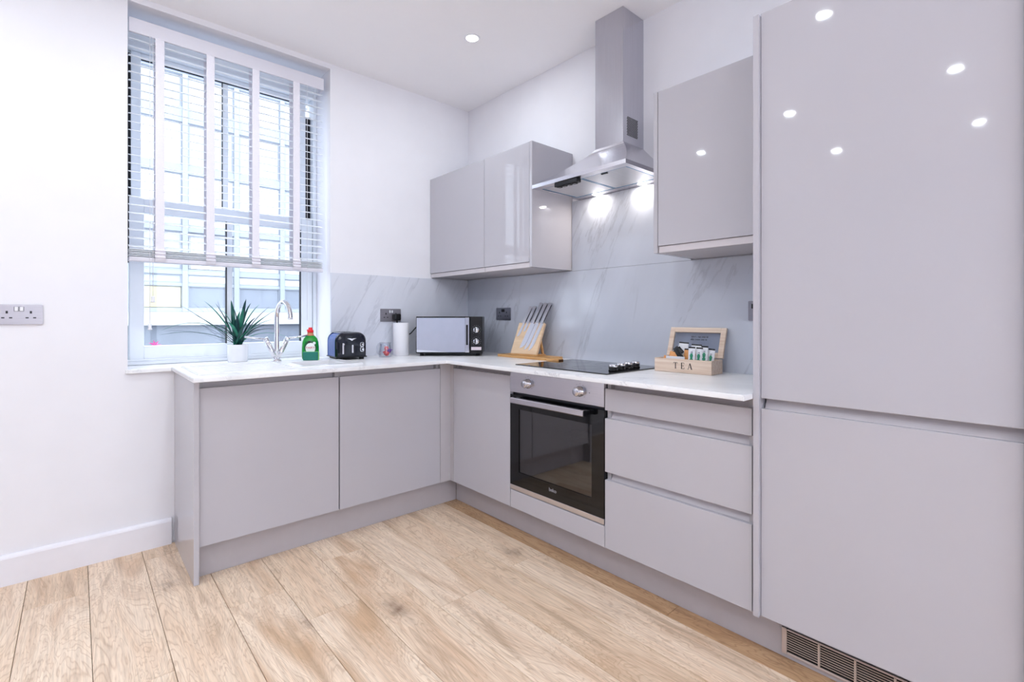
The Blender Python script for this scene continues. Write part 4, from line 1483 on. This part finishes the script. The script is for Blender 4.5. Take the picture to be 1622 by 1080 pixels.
MB().lathe([(0.0175, 0.0002), (0.0195, 0.0002), (0.0195, 0.2088), (0.0175, 0.2088), (0.0175, 0.0002)], 28).build('core', plain('cardboard', (190, 160, 126), 0.9), kr)

# ================================================================== MICROWAVE
ml = Vector((-0.583, -0.231, 0))
mr = Vector((-0.270, -0.511, 0))
mw_ = (mr - ml).length
mang = math.atan2(mr.y - ml.y, mr.x - ml.x)
mo = thing('microwave', 'black microwave with a mirrored door turned across the corner of the worktop', 'microwave', ((ml.x + mr.x) / 2, (ml.y + mr.y) / 2, ZW1 + 0.0003), mang)
hw = mw_ / 2
mz0, mz1 = 0.015, 0.250
mdp = 0.265
MB().box((-hw + 0.002, 0.022, mz0), (hw - 0.002, mdp, mz1), 0.004).build('casing', 'black', mo)
split = -hw + mw_ * 0.815
MB().box((-hw, 0.0, mz0 + 0.002), (split - 0.0006, 0.0215, mz1), 0.003).build('door', 'black_gloss', mo)
MT['mirror'] = plain('mirror_door_glass', (236, 240, 246), 0.015, metal=1.0, var=0.0)
MB().box((-hw + 0.004, -0.0014, mz0 + 0.010), (split - 0.032, -0.0002, mz1 - 0.008)).build('mirror_glass', 'mirror', mo)
MB().box((split, 0.0, mz0 + 0.002), (hw, 0.0215, mz1), 0.003).build('control_panel', 'black', mo)
hm = MB()
hm.box((split - 0.031, -0.0045, mz0 + 0.008), (split - 0.005, -0.0002, mz1 - 0.006), 0.0015)
ho_ = hm.build('handle', 'chrome', mo)
MB().box((split - 0.0255, -0.0064, 0.070), (split - 0.0125, -0.0047, 0.198), 0.0008).build('handle_recess', 'black', ho_)
MB().box((split - 0.0260, -0.020, 0.190), (split - 0.0120, -0.0066, 0.206), 0.003).build('handle_bracket', 'chrome', ho_) if False else None
ccx = 0.5 * (split + hw)
for z in (0.166, 0.094):
    Mk = Matrix.Translation((ccx, -0.0003, z)) @ Matrix.Rotation(PI / 2, 4, 'X')
    kb = MB().lathe([(0, 0), (0.0200, 0), (0.0200, 0.003), (0.0185, 0.005), (0.0175, 0.016), (0.0, 0.017)], 30, M=Mk).build('knob', 'chrome', mo)
    MB().box((ccx - 0.010, -0.0205, z - 0.0155), (ccx - 0.0035, -0.0173, z + 0.0155), 0.001).build('grip', 'black', kb)
wm = MB()
for z in (0.166, 0.094):
    for i in range(13):
        a = math.radians(-140 + i * 23.3)
        x_, z_ = ccx + 0.0275 * math.sin(a), z + 0.0275 * math.cos(a)
        wm.box((x_ - 0.0016, -0.0006, z_ - 0.0008), (x_ + 0.0016, -0.0001, z_ + 0.0008))
wm.build('dial_marks', plain('grey_print', (170, 170, 176), 0.5), mo)
lbx = MB().box((ccx - 0.032, -0.0010, 0.038), (ccx + 0.032, -0.0001, 0.058)).build('label', plain('pink_white_label', (228, 214, 222), 0.5), mo)
for x in (-hw + 0.03, hw - 0.03):
    for y in (0.035, mdp - 0.03):
        MB().cyl((x, y, 0), (x, y, mz0), 0.012, n=16).build('foot', 'black', mo)

# ================================================================== KNIFE BLOCK ON A BAMBOO BOARD
bd = thing('chopping_board', 'bamboo paddle chopping board lying flat under the knife stand', 'chopping board', (-0.13, -0.80, ZW1 + 0.0003))
out = rrect(-0.070, -0.215, 0.070, 0.250, 0.012)
MB().prism(rrect(-0.075, -0.205, 0.075, 0.225, 0.014), 2, 0, 0.015).build('board', 'bamboo', bd)
hnd = MB()
hnd.box((-0.0745, -0.300, 0.0), (-0.030, -0.2055, 0.0150), 0.004)
hnd.build('handle', 'bamboo', bd)
MB().box((-0.0700, -0.3016, 0.003), (-0.034, -0.3002, 0.012)).build('handle_end', plain('dark_end_grain', (92, 58, 32), 0.7), bd)
zk = ZW1 + 0.0003 + 0.0154
A0, A1 = Vector((-0.192, -0.688, zk + 0.0095)), Vector((-0.162, -0.884, zk + 0.0095))
B0 = Vector((-0.108, -0.660, 1.085))
ks = thing('knife_stand', 'pale wooden magnetic knife stand leaning back on the bamboo board', 'knife block', ((A0.x + A1.x) / 2 + 0.05, (A0.y + A1.y) / 2, zk))
eu = (A1 - A0).normalized()
up = (B0 - A0)
up = (up - eu * up.dot(eu))
fh = up.length
ev = up.normalized()
en = eu.cross(ev)
if en.x > 0:
    en = -en
fw = (A1 - A0).length
KM = Matrix(((eu.x, ev.x, en.x, A0.x), (eu.y, ev.y, en.y, A0.y), (eu.z, ev.z, en.z, A0.z), (0, 0, 0, 1)))    # face frame: u along, v up the slope, n out


def kbuild(m, name, mat, par):
    m.bm.transform(KM)
    return m.build(name, mat, par, world=True)


kbuild(MB().box((0, 0, -0.020), (fw, fh, 0.0), 0.004), 'back_board', 'paleboard', ks)
# foot plate and strut
c, s_ = eu.x, eu.y
ang = math.atan2(eu.y, eu.x)
FM = Matrix.Translation((A0.x, A0.y, zk)) @ Matrix.Rotation(ang, 4, 'Z')
f = MB().box((-0.004, -0.004, 0.0002), (fw + 0.006, 0.092, 0.0082), 0.002)
f.bm.transform(FM)
f.build('foot_plate', 'bamboo', ks, world=True)
f = MB()
P0, P1 = Vector((fw - 0.012, 0.082, 0.0086)), Vector((fw - 0.012, 0.0560, 0.098))
dn = (P1 - P0).normalized()
sd = Vector((0, dn.z, -dn.y))
for x in (fw - 0.016, 0.004):
    vs = []
    for xx in (x, x + 0.012):
        for p_, q_ in ((P0, -1), (P0, 1), (P1, 1), (P1, -1)):
            vs.append((xx, p_.y + sd.y * 0.006 * q_, p_.z + (sd.z * 0.006 * q_ if p_ is P1 else 0)))
    f.add(vs, [(0, 1, 2, 3), (7, 6, 5, 4), (0, 4, 5, 1), (1, 5, 6, 2), (2, 6, 7, 3), (3, 7, 4, 0)])
f.bm.transform(FM)
f.build('strut', 'bamboo', ks, world=True)
# knives: (u at the bolster, blade length, blade width, handle length)
MT['blade'] = brushed('knife_blade_steel', (214, 216, 226), 0.38, 2)
MT['grip_side_shade'] = plain('dark_grip_shade_strip', (52, 52, 60), 0.4)  # dark strip paints in the shade on each handle's side
MT['kgrip'] = brushed('knife_handle_steel', (196, 196, 204), 0.42, 2)
kn = [(0.043, 0.095, 0.017, 0.114, 'smallest steel knife, leftmost on the magnetic knife stand'),
      (0.073, 0.060, 0.016, 0.116, 'short steel paring knife, second from the left on the knife stand'),
      (0.112, 0.172, 0.036, 0.138, 'broad steel chef knife in the middle of the knife stand'),
      (0.146, 0.182, 0.026, 0.136, 'steel carving knife, second from the right on the knife stand'),
      (0.180, 0.185, 0.024, 0.136, 'long steel bread knife, rightmost on the knife stand')]
tl = math.radians(11)
for (u0, bl_, bw_, hl_, lab_) in kn:
    bl_ = min(bl_, (fh - 0.012) * 1.0)
    v0 = fh - 0.004
    k = thing('kitchen_knife', lab_, 'knife', KM @ Vector((u0, v0, 0.002)))
    KR = Matrix.Translation((u0, v0, 0)) @ Matrix.Rotation(-tl, 4, 'Z')
    bl2 = MB()
    h2 = bw_ / 2
    pol = [(h2, 0), (h2, -bl_ * 0.72), (h2 * 0.7, -bl_ * 0.86), (-h2 * 0.1, -bl_ * 0.96), (-h2 * 0.92, -bl_), (-h2, -bl_ * 0.95), (-h2, 0)]
    bl2.prism(pol, 2, 0.0004, 0.0026, M=KR)
    kbuild(bl2, 'blade', 'blade', k)
    hm_ = MB()
    hp = [(-0.0105, 0.0005), (0.0088, 0.0005), (0.0088, 0.02), (0.0100, hl_ * 0.55), (0.0118, hl_ - 0.008), (0.0090, hl_), (-0.0115, hl_), (-0.0130, hl_ - 0.008), (-0.0108, hl_ * 0.5), (-0.0105, 0.02)]
    hm_.prism(hp, 2, -0.002, 0.0065, M=KR)
    ho2 = kbuild(hm_, 'handle', 'kgrip', k)
    bo = MB().box((-0.0095, -0.004, -0.0005), (0.0095, 0.0003, 0.008), 0.001)
    bo.bm.transform(KR)
    kbuild(bo, 'bolster', 'blade', k)
    si = MB().prism([(0.0092, 0.012), (0.0098, hl_ * 0.55), (0.0118, hl_ - 0.010), (0.0121, hl_ - 0.010), (0.0102, hl_ * 0.55), (0.0096, 0.012)], 2, -0.001, 0.0056, M=KR)
    kbuild(si, 'handle_side_shade', 'grip_side_shade', k)

# ================================================================== TEA BOX
F0, F1 = Vector((-0.191, -1.692, 0)), Vector((-0.182, -1.959, 0))
tang_ = math.atan2(F1.y - F0.y, F1.x - F0.x)
tb = thing('tea_box', 'pale wooden tea box marked TEA with its glazed lid open against the splashback', 'box', (F0.x, F0.y, ZW1 + 0.0003), tang_)
bwid = (F1 - F0).length
bdep, bh = 0.112, 0.061
# local frame: x along the front, y towards the wall
MB().box((0, 0, 0), (bwid, 0.009, bh), 0.002).build('front_panel', 'pine', tb)
MB().box((0, bdep - 0.009, 0), (bwid, bdep, bh), 0.002).build('back_panel', 'pine', tb)
MB().box((0, 0.0093, 0), (0.009, bdep - 0.0093, bh), 0.002).build('side_panel', 'pine', tb)
MB().box((bwid - 0.009, 0.0093, 0), (bwid, bdep - 0.0093, bh), 0.002).build('side_panel', 'pine', tb)
MB().box((0.0093, 0.0093, 0.0), (bwid - 0.0093, bdep - 0.0093, 0.006)).build('base', 'pine', tb)
MB().box((bwid * 0.335, 0.0095, 0.0065), (bwid * 0.335 + 0.004, bdep - 0.0095, bh - 0.010)).build('divider', 'pine', tb)
Mt = Matrix.Translation((bwid * 0.455, -0.0004, 0.031)) @ Matrix.Rotation(PI / 2, 4, 'X')
serif = MB()


def glyph(cx_, w, bars):
    for (x0_, z0_, x1_, z1_, tk) in bars:
        p = Vector((x0_ * w + cx_, 0, z0_))
        q = Vector((x1_ * w + cx_, 0, z1_))
        d_ = (q - p).normalized()
        n_ = Vector((-d_.z, 0, d_.x)) * tk / 2
        vs = []
        for y in (-0.0006, -0.0001):
            for pt in (p - n_, q - n_, q + n_, p + n_):
                vs.append((pt.x, y, pt.z))
        serif.add(vs, [(0, 1, 2, 3), (7, 6, 5, 4), (0, 4, 5, 1), (1, 5, 6, 2), (2, 6, 7, 3), (3, 7, 4, 0)])


Z0_, Z1_ = 0.019, 0.045
gx = bwid * 0.39
glyph(gx, 0.009, [(0, Z0_, 0, Z1_, 0.0042), (-1, Z1_, 1, Z1_, 0.0020), (-1, Z1_ - 0.005, -1, Z1_, 0.0014), (1, Z1_ - 0.005, 1, Z1_, 0.0014), (-0.45, Z0_, 0.45, Z0_, 0.0016)])
gx = bwid * 0.515
glyph(gx, 0.0075, [(-0.6, Z0_, -0.6, Z1_, 0.0042), (-1, Z1_, 0.9, Z1_, 0.0018), (-1, Z0_, 1, Z0_, 0.0018), (-0.6, 0.5 * (Z0_ + Z1_), 0.5, 0.5 * (Z0_ + Z1_), 0.0016), (0.9, Z1_ - 0.005, 0.9, Z1_, 0.0014), (1, Z0_, 1, Z0_ + 0.006, 0.0014), (0.5, 0.5 * (Z0_ + Z1_) - 0.003, 0.5, 0.5 * (Z0_ + Z1_) + 0.003, 0.0014)])
gx = bwid * 0.640
glyph(gx, 0.0095, [(-0.85, Z0_, 0.0, Z1_, 0.0016), (0.85, Z0_, 0.0, Z1_, 0.0044), (-0.5, Z0_ + 0.008, 0.45, Z0_ + 0.008, 0.0014), (-1.15, Z0_, -0.55, Z0_, 0.0014), (0.45, Z0_, 1.25, Z0_, 0.0014)])
serif.build('lettering', plain('dark_brown_print', (52, 40, 36), 0.7), tb)
# lid: leaning against the wall behind
L0 = Vector((0.0, bdep - 0.002, bh + 0.0055))
ly, lz = 0.045, 0.133
LL = math.hypot(ly, lz)
LMx = Matrix.Translation(L0) @ Matrix.Shear('XZ', 4, (0, 0)) @ Matrix.Rotation(math.atan2(lz, ly), 4, 'X')
fw_ = 0.024
lf = MB()
for a, b in (((0, 0, -0.012), (fw_, LL, 0.0)), ((bwid - fw_, 0, -0.012), (bwid, LL, 0.0)), ((fw_, 0, -0.012), (bwid - fw_, fw_, 0.0)), ((fw_, LL - fw_, -0.012), (bwid - fw_, LL, 0.0))):
    lf.box(a, b, 0.0015)
lf.bm.transform(LMx)
lo_ = lf.build('lid_frame', 'pine', tb)
MT['lidglass'] = pane_glass('lid_glass', (0.84, 0.87, 0.92), 0.15, 0.05, 0.85)
lg = MB().box((fw_ + 0.0003, fw_ + 0.0003, -0.0085), (bwid - fw_ - 0.0003, LL - fw_ - 0.0003, -0.0065))
lg.bm.transform(LMx)
lgo = lg.build('lid_glass', 'lidglass', lo_)
tx = MB()
rt = random.Random(5)
for row in range(2):
    x_ = bwid * (0.40 - 0.01 * row)
    while x_ < bwid * (0.70 - 0.03 * row):
        w_ = rt.uniform(0.0016, 0.0045)
        zz_ = LL - fw_ - 0.020 - row * 0.013
        tx.box((x_, zz_ - rt.uniform(0.0022, 0.004), -0.0063), (x_ + w_, zz_ + rt.uniform(0.0022, 0.004), -0.0060))
        x_ += w_ + rt.choice((0.0010, 0.0012, 0.0014, 0.0045))
tx.bm.transform(LMx)
tx.build('faint_lettering', plain('dark_grey_print', (62, 64, 74), 0.6), lo_)

white_s = plain('white_sachet', (232, 232, 238), 0.35, var=0.04, scale=120, bump=0.3)
black_s = plain('black_foil_sachet', (20, 20, 24), 0.22, var=0.1, scale=120, bump=0.4)
orange_s = plain('orange_sachet', (226, 158, 96), 0.4, var=0.08, scale=120, bump=0.3)
green_p = plain('green_print', (20, 140, 104), 0.5)
TBW = Matrix.Translation((F0.x, F0.y, ZW1 + 0.0003)) @ Matrix.Rotation(tang_, 4, 'Z')


def sachet(label, x, y, z, w, h, rx, ry, rz, body, band=None, prints=0, cat='sachet', group=None):
    """flat pillow packet; x along the box front, y into the box"""
    M = TBW @ Matrix.Translation((x, y, z)) @ Matrix.Rotation(rz, 4, 'Z') @ Matrix.Rotation(ry, 4, 'Y') @ Matrix.Rotation(rx, 4, 'X')
    o = bpy.data.objects.new('tea_sachet', None)
    COL.objects.link(o)
    o.matrix_basis = M
    tag(o, label, cat, group)
    nx, nz = 8, 8
    for nm, z0_, z1_, mat_ in (('packet', 0, h, body),) + ((('crimped_band', h + 0.0001, h + 0.0065, band),) if band else ()):
        vs, fs = [], []
        for side_ in (-1, 1):
            for j in range(nz + 1):
                for i in range(nx + 1):
                    a, b_ = i / nx, j / nz
                    t_ = 0.0022 * (math.sin(PI * a) * math.sin(PI * b_)) ** 0.5 if nm == 'packet' else 0.0003
                    vs.append((w * (a - 0.5), side_ * (t_ + 0.0002), z0_ + (z1_ - z0_) * b_))
        N = (nx + 1) * (nz + 1)
        for side_ in range(2):
            for j in range(nz):
                for i in range(nx):
                    a = side_ * N + j * (nx + 1) + i
                    fs.append((a, a + 1, a + nx + 2, a + nx + 1))
        MB().add(vs, fs, True).build(nm, mat_, o)
    if prints:
        pm = MB()
        for j in range(prints):
            zz_ = h * (0.12 + 0.50 * j / max(1, prints - 1))
            ww = w * (0.30 + 0.08 * ((j * 7) % 3)) * 0.5
            pm.box((-ww, -0.0036, zz_), (ww, -0.0029, zz_ + h * 0.075))
        pm.build('print', green_p, o)
        pk = MB().box((-w * 0.12, -0.0034, h * 0.74), (w * 0.14, -0.0026, h * 0.79))
        pk.build('print_mark', 'nickel_dark', o)
    return o


for i, (x, y, z, rz, ry) in enumerate(((0.166, 0.024, 0.026, 0.06, 0.00), (0.192, 0.036, 0.024, -0.05, 0.03), (0.215, 0.040, 0.031, 0.04, 0.02), (0.238, 0.050, 0.020, -0.05, 0.06))):
    sachet('white sachet with green print, %s of four in the tea box' % ('leftmost', 'second from the left', 'third from the left', 'rightmost')[i], x, y, z + 0.010, 0.030, 0.074, -0.10, ry, rz, white_s, black_s, 7, group='white and green sachets in the tea box')
sachet('white sachet with dark lettering leaning at the back left of the tea box', 0.100, 0.070, 0.080, 0.046, 0.048, -0.25, 0.06, 0.02, white_s, black_s)
sachet('white sachet with black bands leaning behind the green-printed ones in the tea box', 0.158, 0.078, 0.082, 0.048, 0.038, -0.28, 0.04, 0.0, white_s, black_s)
sachet('black foil sachet bent over the left side of the tea box', 0.066, 0.040, 0.066, 0.034, 0.050, -0.20, 0.85, 0.1, black_s, black_s)
sachet('glossy black stick sachet slanting across the middle of the tea box', 0.118, 0.030, 0.060, 0.026, 0.062, -0.15, -0.62, 0.0, black_s, None)
sachet('orange sachet on the left in the tea box below the black foil one', 0.072, 0.030, 0.044, 0.044, 0.046, -0.20, 0.20, 0.1, orange_s, None)
sachet('orange sachet with dark ends beside the white and green ones', 0.136, 0.046, 0.040, 0.034, 0.060, -0.15, 0.0, 0.0, orange_s, black_s)
sachet('low white sachet lying along the front of the tea box', 0.092, 0.019, 0.036, 0.090, 0.0345, -0.05, 0.0, 0.0, white_s, None)
sachet('copper wrapped sachet at the far left in the tea box', 0.034, 0.040, 0.036, 0.030, 0.034, -0.15, 0.15, 0.0, orange_s, None)
